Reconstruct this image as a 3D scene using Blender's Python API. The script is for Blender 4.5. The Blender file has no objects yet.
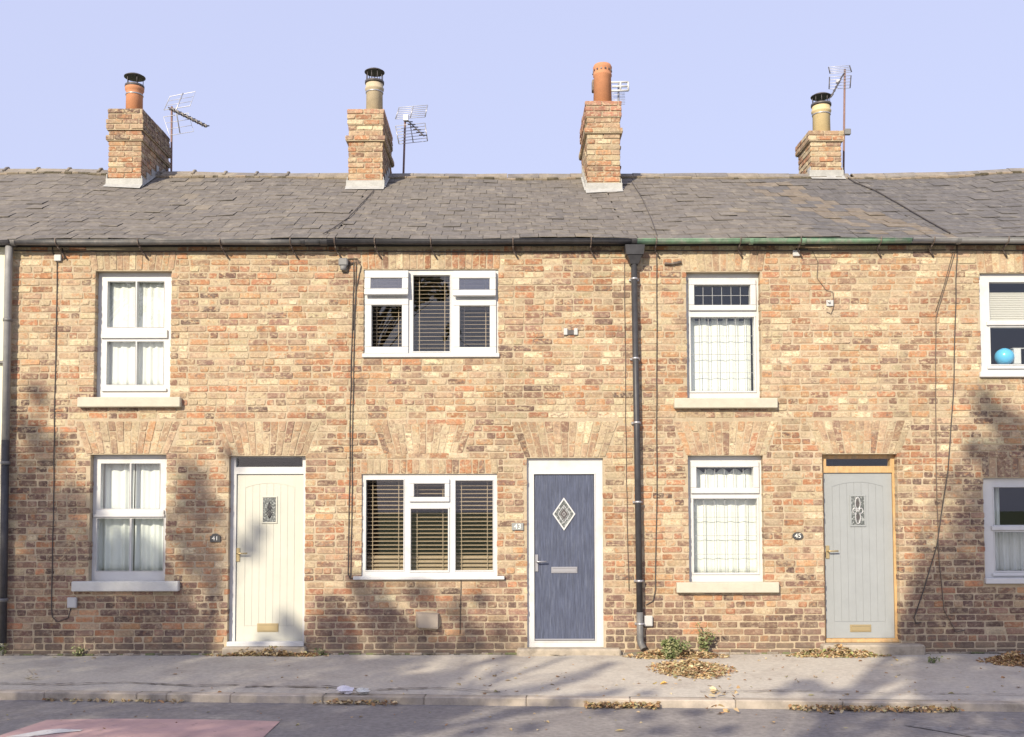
import bpy, math, random
from mathutils import Vector, Matrix
R = random.Random(7)
rad = math.radians
scene = bpy.context.scene
COL = scene.collection

# ------------------------------------------------------------------ camera
W, H = 1024, 737
F = 1012.0
PITCH = rad(2.8); ROLL = rad(0.12)
CAMX, CAMY, CAMZ = 0.0, -11.5, 1.62
CX = 508.0
CY = 510.0 - F*math.tan(PITCH)
RM = (Matrix.Rotation(rad(90)+PITCH, 3, 'X') @ Matrix.Rotation(-ROLL, 3, 'Z'))
cam_d = bpy.data.cameras.new('camera'); cam = bpy.data.objects.new('camera', cam_d); COL.objects.link(cam)
cam.location = (CAMX, CAMY, CAMZ); cam.rotation_euler = RM.to_euler()
cam_d.sensor_width = 36; cam_d.lens = 36*F/W
cam_d.shift_x = (W/2-CX)/W; cam_d.shift_y = (CY-H/2)/W
cam_d.clip_end = 2000; cam_d.clip_start = 0.05
scene.camera = cam

def ray(px, py):
    return RM @ Vector(((px-CX)/F, -(py-CY)/F, -1))
def P(px, py, Y=0.0):
    """measured point of the photograph -> (x, z) on the vertical plane at depth Y"""
    d = ray(px, py); t = (Y-CAMY)/d.y
    return (CAMX+d.x*t, CAMZ+d.z*t)
def G(px, py, Z=0.0):
    d = ray(px, py); t = (Z-CAMZ)/d.z
    return (CAMX+d.x*t, CAMY+d.y*t)
def rectP(x0, y0, x1, y1, Y=0.0):
    """px rectangle -> world x0,x1,z0,z1"""
    my = (y0+y1)/2; mx = (x0+x1)/2
    return (P(x0, my, Y)[0], P(x1, my, Y)[0], P(mx, y1, Y)[1], P(mx, y0, Y)[1])

# ------------------------------------------------------------------ mesh builder
class MB:
    def __init__(s): s.v = []; s.f = []; s.c = []; s.m = []; s.s = []
    def face(s, idx, col=(1,1,1), m=0, sm=False): s.f.append(idx); s.c.append(col); s.m.append(m); s.s.append(sm)
    def add(s, verts, faces, col=(1,1,1), m=0, sm=False):
        o = len(s.v); s.v.extend([tuple(v) for v in verts])
        for f in faces: s.face([i+o for i in f], col, m, sm)
    def box(s, x0, x1, y0, y1, z0, z1, col=(1,1,1), m=0, bev=0.0):
        if bev <= 0:
            s.add([(x0,y0,z0),(x1,y0,z0),(x1,y1,z0),(x0,y1,z0),(x0,y0,z1),(x1,y0,z1),(x1,y1,z1),(x0,y1,z1)],
                  [(0,3,2,1),(4,5,6,7),(0,1,5,4),(1,2,6,5),(2,3,7,6),(3,0,4,7)], col, m)
        else:
            s.obox(((x0+x1)/2,(y0+y1)/2,(z0+z1)/2), (1,0,0),(0,1,0),(0,0,1), ((x1-x0)/2,(y1-y0)/2,(z1-z0)/2), col, m, bev)
    def obox(s, c, ax, ay, az, h, col=(1,1,1), m=0, bev=0.0):
        c = Vector(c); ax = Vector(ax); ay = Vector(ay); az = Vector(az)
        b = min(bev, min(h)*0.45)
        if b <= 0:
            vs = [c+ax*(h[0]*i)+ay*(h[1]*j)+az*(h[2]*k) for k in (-1,1) for j in (-1,1) for i in (-1,1)]
            s.add(vs, [(0,2,3,1),(4,5,7,6),(0,1,5,4),(1,3,7,5),(3,2,6,7),(2,0,4,6)], col, m); return
        vs = []; idx = {}
        for i in (-1,1):
            for j in (-1,1):
                for k in (-1,1):
                    for q in range(3):
                        p = [h[0]*i, h[1]*j, h[2]*k]
                        for a, sg in ((0,i),(1,j),(2,k)):
                            if a != q: p[a] -= sg*b
                        idx[(i,j,k,q)] = len(vs); vs.append(c+ax*p[0]+ay*p[1]+az*p[2])
        fs = []
        for q in range(3):
            o = [a for a in range(3) if a != q]
            for sg in (-1,1):
                quad = []
                for (u,v) in ((-1,-1),(1,-1),(1,1),(-1,1)):
                    k = [0,0,0]; k[q] = sg; k[o[0]] = u; k[o[1]] = v; quad.append(idx[(k[0],k[1],k[2],q)])
                flip = (sg > 0) == (q == 1)
                fs.append(quad[::-1] if flip else quad)
        for q in range(3):                       # edges along axis q
            o = [a for a in range(3) if a != q]
            for u in (-1,1):
                for v in (-1,1):
                    a = [0,0,0]; a[o[0]] = u; a[o[1]] = v
                    lo = list(a); lo[q] = -1; hi = list(a); hi[q] = 1
                    fs.append([idx[(*lo,o[0])], idx[(*hi,o[0])], idx[(*hi,o[1])], idx[(*lo,o[1])]])
        for i in (-1,1):
            for j in (-1,1):
                for k in (-1,1): fs.append([idx[(i,j,k,0)], idx[(i,j,k,1)], idx[(i,j,k,2)]])
        s.add(vs, fs, col, m)
    def prism(s, poly, y0, y1, col=(1,1,1), m=0):
        n = len(poly)
        vs = [(x,y0,z) for x,z in poly]+[(x,y1,z) for x,z in poly]
        s.add(vs, [list(range(n)), list(range(2*n-1,n-1,-1))]+[(i,i+n,(i+1)%n+n,(i+1)%n) for i in range(n)], col, m)
    def tube(s, pts, r, n=6, col=(1,1,1), m=0, caps=True):
        pts = [Vector(p) for p in pts]; k = len(pts)
        rs = r if isinstance(r, (list,tuple)) else [r]*k
        o = len(s.v); prev = None
        for i, p in enumerate(pts):
            d = (pts[min(i+1,k-1)]-pts[max(i-1,0)]).normalized()
            if prev is None:
                up = Vector((0,0,1)) if abs(d.z) < .9 else Vector((1,0,0))
                a = d.cross(up).normalized()
            else:
                a = (prev-d*prev.dot(d))
                a = a.normalized() if a.length > 1e-6 else d.orthogonal().normalized()
            prev = a; b = d.cross(a)
            for j in range(n):
                t = 2*math.pi*j/n; s.v.append(tuple(p+a*(rs[i]*math.cos(t))+b*(rs[i]*math.sin(t))))
        for i in range(k-1):
            for j in range(n):
                a0 = o+i*n+j; a1 = o+i*n+(j+1)%n
                s.face([a0,a1,a1+n,a0+n], col, m, True)
        if caps:
            s.face([o+j for j in range(n)][::-1], col, m); s.face([o+(k-1)*n+j for j in range(n)], col, m)
    def lathe(s, c, prof, n=20, col=(1,1,1), m=0, axis=None):
        o = len(s.v)
        for (r, z) in prof:
            for j in range(n):
                t = 2*math.pi*j/n; s.v.append((c[0]+r*math.cos(t), c[1]+r*math.sin(t), c[2]+z))
        for i in range(len(prof)-1):
            for j in range(n):
                a0 = o+i*n+j; a1 = o+i*n+(j+1)%n; s.face([a0,a1,a1+n,a0+n], col, m, True)
        s.face([o+j for j in range(n)][::-1], col, m); e = o+(len(prof)-1)*n; s.face([e+j for j in range(n)], col, m)
    def quadbrick(s, mp, q, back, front, inset, col, m=0, jit=0.0028):
        """q: 4 (u,w) corners; mp(u,w,d) maps to 3D, d = outward height"""
        cu = sum(p[0] for p in q)/4; cw = sum(p[1] for p in q)/4
        j = lambda a: R.uniform(-a, a)
        q0 = [(u+j(jit*2), w+j(jit)) for u, w in q]; q1 = []
        for a in range(4):
            p = q0[a]
            for o_ in (q0[a-1], q0[(a+1)%4]):
                L = math.hypot(o_[0]-p[0], o_[1]-p[1]) or 1; c_ = min(R.uniform(.004,.014), L*.3)
                q1.append((p[0]+(o_[0]-p[0])*c_/L, p[1]+(o_[1]-p[1])*c_/L))
        fr = front+j(0.003)
        q2 = []
        for u, w in q1:
            du = cu-u; dw = cw-w
            q2.append((u+math.copysign(min(inset*R.uniform(.4,1.5), abs(du)*.4), du), w+math.copysign(min(inset*R.uniform(.4,1.5), abs(dw)*.4), dw)))
        tilt = j(.0025)
        vs = [mp(u,w,back) for u,w in q1]+[mp(u,w,fr-inset*.7) for u,w in q1]+[mp(u,w,fr+(tilt if i < 4 else -tilt)) for i,(u,w) in enumerate(q2)]
        fs = [(i,(i+1)%8,(i+1)%8+8,i+8) for i in range(8)]+[(i+8,(i+1)%8+8,(i+1)%8+16,i+16) for i in range(8)]+[tuple(range(16,24))]
        s.add(vs, fs, col, m)
    def holes(s, rect, hs, y0, y1, col=(1,1,1), m=0, back=True, outer=True):
        """slab in the XZ plane with rectangular holes; rect and holes are x0,x1,z0,z1; y0 is the front"""
        xs = sorted({rect[0],rect[1],*[min(max(v,rect[0]),rect[1]) for h in hs for v in h[:2]]})
        zs = sorted({rect[2],rect[3],*[min(max(v,rect[2]),rect[3]) for h in hs for v in h[2:]]})
        nx = len(xs)-1; nz = len(zs)-1
        def solid(i, j):
            if i < 0 or j < 0 or i >= nx or j >= nz: return None
            cx = (xs[i]+xs[i+1])/2; cz = (zs[j]+zs[j+1])/2
            return not any(h[0] < cx < h[1] and h[2] < cz < h[3] for h in hs)
        for i in range(nx):
            for j in range(nz):
                if not solid(i,j): continue
                a,b,c,d = xs[i],xs[i+1],zs[j],zs[j+1]
                s.add([(a,y0,c),(b,y0,c),(b,y0,d),(a,y0,d)], [(0,1,2,3)], col, m)
                if back: s.add([(a,y1,c),(b,y1,c),(b,y1,d),(a,y1,d)], [(3,2,1,0)], col, m)
                for (di,dj,e) in ((-1,0,((a,c),(a,d))),(1,0,((b,d),(b,c))),(0,-1,((b,c),(a,c))),(0,1,((a,d),(b,d)))):
                    n = solid(i+di,j+dj)
                    if n is False or (n is None and outer):
                        (p,q),(r,t) = e
                        s.add([(p,y0,q),(r,y0,t),(r,y1,t),(p,y1,q)], [(0,1,2,3)], col, m)
    def ring(s, r, w, y0, y1, col=(1,1,1), m=0, bev=.004):
        """rectangular ring round the hole r (x0,x1,z0,z1), width w outwards"""
        x0,x1,z0,z1 = r
        s.box(x0-w,x1+w,y0,y1,z1+.0005,z1+w,col,m,bev); s.box(x0-w,x1+w,y0,y1,z0-w,z0-.0005,col,m,bev)
        s.box(x0-w,x0-.0003,y0+.0006,y1,z0,z1,col,m,bev); s.box(x1+.0003,x1+w,y0+.0006,y1,z0,z1,col,m,bev)
    def build(s, name, mats, parent=None, off=(0,0,0)):
        me = bpy.data.meshes.new(name)
        o = Vector(off)
        me.from_pydata([tuple(Vector(v)-o) for v in s.v] if off != (0,0,0) else s.v, [], s.f)
        if not isinstance(mats, (list,tuple)): mats = [mats]
        for mt in mats: me.materials.append(mt)
        me.polygons.foreach_set('material_index', s.m); me.polygons.foreach_set('use_smooth', s.s)
        at = me.color_attributes.new('Tint', 'FLOAT_COLOR', 'CORNER'); buf = []
        for f, c in zip(s.f, s.c): buf.extend([c[0],c[1],c[2],1.0]*len(f))
        at.data.foreach_set('color', buf); me.update(); me.validate()
        ob = bpy.data.objects.new(name, me); COL.objects.link(ob)
        if parent is not None: ob.parent = parent
        return ob

def tag(o, label=None, cat=None, group=None, kind=None):
    if label: o['label'] = label
    if cat: o['category'] = cat
    if group: o['group'] = group
    if kind: o['kind'] = kind
    return o
def thing(name, loc, label, cat, group=None):
    o = bpy.data.objects.new(name, None); COL.objects.link(o); o.location = loc; o.empty_display_size = .2
    return tag(o, label, cat, group)
def part(mb, name, mats, parent, label=None):
    """parts are built in world coordinates; shift to the parent's frame"""
    base = Vector((0,0,0)); p = parent
    while p is not None: base += p.location; p = p.parent
    o = mb.build(name, mats, parent, tuple(base))
    if label: o['label'] = label
    return o

# ------------------------------------------------------------------ materials
def mat(name, col=(.5,.5,.5), rough=.6, tint=False, var=0.0, vscale=6.0, col2=None, c2scale=3.0, c2lo=.5, c2hi=.7, bump=0.0, bscale=60.0,
        metal=0.0, stretch=None, spec=.5, speck=None, transl=0.0, c2amt=1.0, coat=0.0):
    m = bpy.data.materials.new(name); m.use_nodes = True; nt = m.node_tree; nd = nt.nodes; lk = nt.links
    bs = nd['Principled BSDF']; bs.inputs['Roughness'].default_value = rough; bs.inputs['Metallic'].default_value = metal
    bs.inputs['Specular IOR Level'].default_value = spec
    if coat: bs.inputs['Coat Weight'].default_value = coat
    tc = nd.new('ShaderNodeNewGeometry').outputs['Position']
    if stretch:
        mp = nd.new('ShaderNodeMapping'); mp.inputs['Scale'].default_value = stretch; lk.new(tc, mp.inputs[0]); tc = mp.outputs[0]
    def noise(sc, det=4, ro=.6):
        n = nd.new('ShaderNodeTexNoise'); n.inputs['Scale'].default_value = sc; n.inputs['Detail'].default_value = det
        n.inputs['Roughness'].default_value = ro; lk.new(tc, n.inputs['Vector']); return n.outputs['Fac']
    def mixc(a, b, fac, mode='MIX'):
        x = nd.new('ShaderNodeMix'); x.data_type = 'RGBA'; x.blend_type = mode
        for i, s_ in ((6,a),(7,b)):
            if isinstance(s_, tuple): x.inputs[i].default_value = (*s_[:3],1)
            else: lk.new(s_, x.inputs[i])
        if isinstance(fac, (int,float)): x.inputs[0].default_value = fac
        else: lk.new(fac, x.inputs[0])
        return x.outputs[2]
    def rng(s_, a, b, c=0., d=1.):
        x = nd.new('ShaderNodeMapRange'); x.inputs[1].default_value = a; x.inputs[2].default_value = b
        x.inputs[3].default_value = c; x.inputs[4].default_value = d; lk.new(s_, x.inputs[0]); return x.outputs[0]
    cur = tuple(col)
    if tint:
        a = nd.new('ShaderNodeAttribute'); a.attribute_name = 'Tint'
        cur = mixc(a.outputs['Color'], cur, 1.0, 'MULTIPLY')
    if col2: cur = mixc(cur, tuple(col2), rng(noise(c2scale,6,.65), c2lo, c2hi, 0, c2amt))
    if var:
        v = rng(noise(vscale,6,.7), .3, .7, 1-var, 1+var)
        cm = nd.new('ShaderNodeCombineColor')
        for i in range(3): lk.new(v, cm.inputs[i])
        cur = mixc(cur, cm.outputs[0], 1.0, 'MULTIPLY')
    if speck:
        sc, lo, hi, sc_col, amt = speck
        cur = mixc(cur, tuple(sc_col), rng(noise(sc,2,.5), lo, hi, 0, amt))
    if isinstance(cur, tuple): bs.inputs['Base Color'].default_value = (*cur,1)
    else: lk.new(cur, bs.inputs['Base Color'])
    if bump:
        b = nd.new('ShaderNodeBump'); b.inputs['Strength'].default_value = 1; b.inputs['Distance'].default_value = bump
        lk.new(noise(bscale,5,.65), b.inputs['Height']); lk.new(b.outputs[0], bs.inputs['Normal'])
    if transl:
        t = nd.new('ShaderNodeBsdfTranslucent'); t.inputs[0].default_value = (*col,1)
        if not isinstance(cur, tuple): lk.new(cur, t.inputs[0])
        x = nd.new('ShaderNodeMixShader'); x.inputs[0].default_value = transl
        lk.new(bs.outputs[0], x.inputs[1]); lk.new(t.outputs[0], x.inputs[2]); lk.new(x.outputs[0], nd['Material Output'].inputs[0])
    return m
def glassmat(name, tintc=(.9,.93,.93), ior=1.6, rough=.0, bump=0.0, bscale=30, base=0.0):
    m = bpy.data.materials.new(name); m.use_nodes = True; nt = m.node_tree; nd = nt.nodes; lk = nt.links; nd.clear()
    out = nd.new('ShaderNodeOutputMaterial'); mx = nd.new('ShaderNodeMixShader'); tr = nd.new('ShaderNodeBsdfTransparent')
    gl = nd.new('ShaderNodeBsdfGlossy'); gl.inputs['Roughness'].default_value = rough; tr.inputs[0].default_value = (*tintc,1)
    lw = nd.new('ShaderNodeLayerWeight'); lw.inputs['Blend'].default_value = .5
    pw = nd.new('ShaderNodeMath'); pw.operation = 'POWER'; pw.inputs[1].default_value = 5; lk.new(lw.outputs['Facing'], pw.inputs[0])
    ma = nd.new('ShaderNodeMath'); ma.operation = 'MULTIPLY_ADD'; ma.inputs[1].default_value = .9; ma.inputs[2].default_value = .04+base; lk.new(pw.outputs[0], ma.inputs[0]); lk.new(ma.outputs[0], mx.inputs[0])
    lk.new(tr.outputs[0], mx.inputs[1]); lk.new(gl.outputs[0], mx.inputs[2]); lk.new(mx.outputs[0], out.inputs[0])
    if bump:
        n = nd.new('ShaderNodeTexNoise'); n.inputs['Scale'].default_value = bscale
        g = nd.new('ShaderNodeNewGeometry'); lk.new(g.outputs['Position'], n.inputs['Vector'])
        b = nd.new('ShaderNodeBump'); b.inputs['Distance'].default_value = bump; lk.new(n.outputs['Fac'], b.inputs['Height'])
        lk.new(b.outputs[0], gl.inputs['Normal'])
    return m

M = {}
def brickmat():
    """fired clay with patches of a second clay colour, cement smears and dark pits"""
    m = bpy.data.materials.new('brick'); m.use_nodes = True; nt = m.node_tree; nd = nt.nodes; lk = nt.links
    bs = nd['Principled BSDF']; bs.inputs['Roughness'].default_value = .92; bs.inputs['Specular IOR Level'].default_value = .15
    pos = nd.new('ShaderNodeNewGeometry').outputs['Position']
    def noise(sc, det=4, ro=.6, off=0., strch=(1,1,1)):
        mp = nd.new('ShaderNodeMapping'); mp.inputs['Location'].default_value = (off,off,off); mp.inputs['Scale'].default_value = strch; lk.new(pos, mp.inputs[0])
        n = nd.new('ShaderNodeTexNoise'); n.inputs['Scale'].default_value = sc; n.inputs['Detail'].default_value = det; n.inputs['Roughness'].default_value = ro
        lk.new(mp.outputs[0], n.inputs['Vector']); return n.outputs['Fac']
    def rng(x, a, b, c, d):
        r = nd.new('ShaderNodeMapRange'); r.inputs[1].default_value = a; r.inputs[2].default_value = b; r.inputs[3].default_value = c; r.inputs[4].default_value = d; lk.new(x, r.inputs[0]); return r.outputs[0]
    def mix(a, b, f, mode='MIX'):
        x = nd.new('ShaderNodeMix'); x.data_type = 'RGBA'; x.blend_type = mode
        for i_, v in ((6,a),(7,b)):
            if isinstance(v, tuple): x.inputs[i_].default_value = (*v,1)
            else: lk.new(v, x.inputs[i_])
        if isinstance(f, float): x.inputs[0].default_value = f
        else: lk.new(f, x.inputs[0])
        return x.outputs[2]
    at = nd.new('ShaderNodeAttribute'); at.attribute_name = 'Tint'
    rp = nd.new('ShaderNodeValToRGB'); cr = rp.color_ramp; cr.elements[0].position = .36; cr.elements[0].color = (.22,.155,.12,1); cr.elements[1].position = .62; cr.elements[1].color = (.44,.235,.125,1)
    for p_, c_ in ((.44,(.37,.26,.18)),(.52,(.55,.455,.30)),(.575,(.46,.335,.205))): e = cr.elements.new(p_); e.color = (*c_,1)
    lk.new(noise(7.5, 3, .6, 11.), rp.inputs[0])
    sep = nd.new('ShaderNodeSeparateXYZ'); lk.new(pos, sep.inputs[0])
    hi = rng(sep.outputs[2], .2, 1.3, .35, .85)
    f1 = nd.new('ShaderNodeMath'); f1.operation = 'MULTIPLY'; lk.new(rng(noise(17, 5, .7, 3., (1,1,1.6)), .47, .58, 0, 1), f1.inputs[0]); lk.new(hi, f1.inputs[1])
    c = mix(at.outputs['Color'], rp.outputs[0], f1.outputs[0])
    c = mix(c, (.44,.36,.26), rng(noise(11, 6, .7, 7.), .50, .66, 0, .55))          # smeared lime mortar
    v = rng(noise(42, 5, .75, 1.), .3, .7, .74, 1.24); cm = nd.new('ShaderNodeCombineColor')
    for i_ in range(3): lk.new(v, cm.inputs[i_])
    c = mix(c, cm.outputs[0], 1.0, 'MULTIPLY')
    c = mix(c, (.10,.075,.06), rng(noise(60, 3, .6, 5.), .62, .72, 0, .55))           # pits and soot
    st = rng(noise(1.3, 4, .6, 9., (1.4,1,.5)), .50, .70, 1.0, .80); c2 = nd.new('ShaderNodeCombineColor')
    for i_ in range(3): lk.new(st, c2.inputs[i_])
    c = mix(c, c2.outputs[0], 1.0, 'MULTIPLY')                                         # broad weather stains
    dz = nd.new('ShaderNodeMath'); dz.operation = 'ADD'; lk.new(rng(sep.outputs[2], .03, .34, .30, -.12), dz.inputs[0]); lk.new(noise(6, 5, .7, 2.), dz.inputs[1])
    c = mix(c, (.17,.135,.105), rng(dz.outputs[0], .50, .82, 0, .8))                 # splashed street dirt
    lk.new(c, bs.inputs['Base Color'])
    b = nd.new('ShaderNodeBump'); b.inputs['Distance'].default_value = .0035; lk.new(noise(65, 5, .65), b.inputs['Height']); lk.new(b.outputs[0], bs.inputs['Normal'])
    return m
M['brick'] = brickmat()
M['mortar'] = mat('mortar', (.42,.345,.24), .95, var=.16, vscale=14, col2=(.50,.415,.30), c2scale=1.6, c2lo=.45, c2hi=.7, bump=.004, bscale=60, spec=.1)
M['slate'] = mat('slate', (1,1,1), .8, tint=True, var=.25, vscale=10, col2=(.27,.24,.19), c2scale=5, c2lo=.55, c2hi=.75, c2amt=.6, bump=.004, bscale=40, spec=.3,
                 speck=(26,.74,.78,(.5,.48,.42),.7))
M['underlay'] = mat('roof_underlay', (.05,.05,.05), .9)
M['ridge'] = mat('ridge_tile', (.22,.20,.18), .85, tint=True, var=.25, vscale=9, col2=(.30,.26,.20), c2scale=4, c2lo=.5, c2hi=.7, bump=.006, bscale=40)
M['upvc'] = mat('white_upvc', (.59,.595,.59), .35, var=.05, vscale=5, col2=(.50,.49,.46), c2scale=4, c2lo=.55, c2hi=.8)
M['cream_door'] = mat('cream_paint', (.53,.525,.45), .45, var=.05, vscale=3)
M['blue_door'] = mat('blue_woodgrain', (.066,.079,.125), .42, var=.42, vscale=11, stretch=(7,7,.5), col2=(.15,.17,.22), c2scale=9, c2lo=.5, c2hi=.75, c2amt=.5, bump=.002, bscale=14)
M['grey_door'] = mat('grey_blue_paint', (.305,.325,.33), .5, var=.05, vscale=4)
M['timber'] = mat('varnished_timber', (.52,.34,.16), .5, var=.25, vscale=8, stretch=(3,3,1), col2=(.40,.30,.18), c2scale=5)
M['stone'] = mat('painted_stone_sill', (.50,.47,.38), .7, var=.08, vscale=10, bump=.003, bscale=50)
M['whitestone'] = mat('white_painted_sill', (.60,.60,.56), .7, var=.08, vscale=10, bump=.003, bscale=50)
M['concrete'] = mat('concrete', (.38,.33,.26), .9, var=.18, vscale=9, bump=.0025, bscale=70, col2=(.2,.17,.13), c2scale=5, c2lo=.55, c2hi=.75)
M['blackmetal'] = mat('black_iron', (.045,.045,.05), .45, var=.3, vscale=12, spec=.4)
M['greymetal'] = mat('worn_grey_gutter', (.13,.13,.13), .5, var=.25, vscale=10, col2=(.24,.22,.2), c2scale=6)
M['greygutter'] = mat('light_grey_gutter', (.26,.26,.26), .5, var=.15, vscale=10)
M['green'] = mat('green_gutter_paint', (.17,.29,.19), .6, var=.3, vscale=11, col2=(.27,.29,.24), c2scale=6, c2lo=.48, c2hi=.62)
M['rust'] = mat('rusty_iron', (.13,.10,.085), .8, var=.3, vscale=30, col2=(.3,.25,.2), c2scale=20)
M['cable'] = mat('weathered_cable', (.07,.06,.055), .7)
M['greycable'] = mat('brown_cable', (.13,.10,.08), .7)
M['lead'] = mat('pale_lead_flashing', (.40,.40,.38), .7, var=.2, vscale=10, bump=.004, bscale=30)
M['terracotta'] = mat('terracotta', (.52,.235,.12), .8, var=.1, vscale=8, bump=.002, bscale=50)
M['buffpot'] = mat('buff_clay', (.50,.42,.29), .8, var=.15, vscale=8)
M['yellowpot'] = mat('yellow_clay', (.62,.50,.28), .7, var=.08, vscale=8)
M['cowl'] = mat('dark_cowl_metal', (.10,.09,.09), .5, var=.3, vscale=20, metal=.3)
M['steel'] = mat('dull_steel', (.42,.42,.44), .4, metal=.6)
M['alu'] = mat('aluminium_rod', (.62,.62,.64), .45, metal=.3)
M['brown_mast'] = mat('rusty_mast', (.22,.13,.11), .7, var=.2, vscale=20)
M['brass'] = mat('brass', (.55,.44,.24), .35, metal=.6)
M['render_wall'] = mat('cream_render', (.74,.71,.55), .85, var=.04, vscale=5, bump=.003, bscale=50)
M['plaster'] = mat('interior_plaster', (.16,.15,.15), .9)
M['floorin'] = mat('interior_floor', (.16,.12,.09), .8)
M['net'] = mat('net_curtain_cloth', (.90,.92,.87), .9, transl=.22)
M['drape'] = mat('grey_voile_cloth', (.84,.88,.86), .9, transl=.22)
M['lace'] = mat('lace_cloth', (.78,.79,.80), .9, transl=.2)
M['slat'] = mat('wooden_blind_slat', (.38,.295,.20), .5, var=.08, vscale=20)
M['pleated'] = mat('pleated_blind_cloth', (.72,.70,.64), .8, transl=.3)
M['plaque'] = mat('dark_slate_plaque', (.06,.06,.06), .6)
M['greyplaque'] = mat('grey_slate_plaque', (.27,.28,.27), .6)
M['digit'] = mat('white_digit_paint', (.8,.8,.74), .6)
M['leading'] = mat('lead_came', (.30,.31,.32), .5)
M['plastic'] = mat('white_plastic_box', (.50,.50,.49), .5)
M['greyplastic'] = mat('grey_plastic_box', (.20,.20,.20), .6, var=.1)
M['ventbox'] = mat('pinkish_painted_vent', (.34,.29,.235), .7, var=.06, vscale=10)
M['balloon'] = mat('pale_blue_rubber', (.12,.50,.80), .25)
M['pane'] = glassmat('window_glass', (.99,1,.995), base=.015)
M['vent_pane'] = glassmat('reflective_vent_glass', (.8,.8,.8), base=.16)
M['obscure'] = mat('obscured_glass', (.10,.11,.105), .2, var=.6, vscale=70, col2=(.34,.36,.35), c2scale=45, c2lo=.5, c2hi=.62, bump=.004, bscale=60, spec=.8)
M['pave'] = mat('pavement_asphalt', (.48,.448,.39), .93, var=.17, vscale=22, col2=(.38,.34,.295), c2scale=1.4, c2lo=.5, c2hi=.72, bump=.0012, bscale=160, spec=.1, speck=(190,.60,.72,(.62,.57,.50),.6))
M['road'] = mat('road_asphalt', (.25,.232,.22), .9, var=.24, vscale=20, col2=(.31,.29,.27), c2scale=2.2, c2lo=.5, c2hi=.7, bump=.0022, bscale=110, spec=.12, speck=(150,.62,.72,(.32,.30,.28),.6))
M['kerb'] = mat('concrete_kerb', (.42,.37,.31), .9, tint=True, var=.2, vscale=7, bump=.003, bscale=60, col2=(.27,.24,.2), c2scale=4, c2lo=.5, c2hi=.7)
M['redpatch'] = mat('faded_red_road_surface', (.49,.32,.30), .9, var=.12, vscale=4, bump=.0012, bscale=150, speck=(12,.68,.74,(.2,.14,.13),.5), col2=(.41,.28,.265), c2scale=3)
M['whitepaint'] = mat('worn_road_paint', (.66,.64,.6), .8, var=.15, vscale=12, col2=(.3,.2,.19), c2scale=14, c2lo=.58, c2hi=.7)
M['fadedpaint'] = mat('faded_road_paint', (.27,.255,.245), .9, var=.2, vscale=10, col2=(.15,.14,.14), c2scale=9, c2lo=.45, c2hi=.62)
M['grass'] = mat('verge_grass', (.09,.12,.04), .95, var=.3, vscale=3)
M['leafpile'] = mat('dry_leaf', (1,1,1), .8, tint=True, transl=.15)
M['green_leaf'] = mat('weed_leaf', (1,1,1), .6, tint=True, transl=.25)
M['treeleaf'] = mat('tree_leaf', (1,1,1), .7, tint=True, transl=.1)
M['bark'] = mat('bark', (.12,.09,.07), .9, var=.3, vscale=8, bump=.02, bscale=12)
M['paper'] = mat('crumpled_paper', (.72,.70,.76), .8)

# ------------------------------------------------------------------ layout measured on the photograph
XL = P(8, 450)[0]; XAB = P(335, 450)[0]; XBC = P(629, 450)[0]; XCD = P(948, 450)[0]; XD = XCD+3.55; XN = XL-3.5
ZE = P(512, 238.5, -.12)[1]              # eaves
RY = 3.2                                 # ridge depth
ridge_px = [(-400,171),(0,171.5),(60,171.5),(150,174),(300,176),(512,176.5),(700,176),(860,176.5),(940,175),(1024,171),(1300,168)]
ridge_w = [P(a, b, RY) for a, b in ridge_px]
def ridge_z(x):
    for (a, za), (b, zb) in zip(ridge_w, ridge_w[1:]):
        if x <= b:
            t = max(0, (x-a)/(b-a)); t = t*t*(3-2*t); return za+(zb-za)*t
    return ridge_w[-1][1]
def roof_z(x, Y):
    t = (Y+.12)/(RY+.12)
    sag = -.035*math.sin(math.pi*t)*(1+.6*math.sin(x*1.3+1)) + .012*math.sin(x*2.3+t*4)
    return ZE+(ridge_z(x)-ZE)*t+sag
WALLTOP = ZE-.03
TH = .105                                # reveal depth

# openings (wall plane) x0,x1,z0,z1
OP = {
 'A_up': rectP(94.5,271,171,397), 'A_lo': rectP(89.5,454.5,166,582), 'A_door': rectP(228,456,305,652),
 'B_up': rectP(363.5,269.5,498.5,358), 'B_lo': rectP(361.5,474,497.5,578), 'B_door': rectP(527,458,603.5,652),
 'C_up': rectP(686.5,272,761,398), 'C_lo': rectP(688.5,455.5,764,583), 'C_door': rectP(823.5,454,899,652),
 'D_up': rectP(980,273,1057,376.5), 'D_lo': rectP(984,478,1061,584),
}
for k in ('A_door','B_door','C_door'): OP[k] = (*OP[k][:2], .0, OP[k][3])
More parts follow.
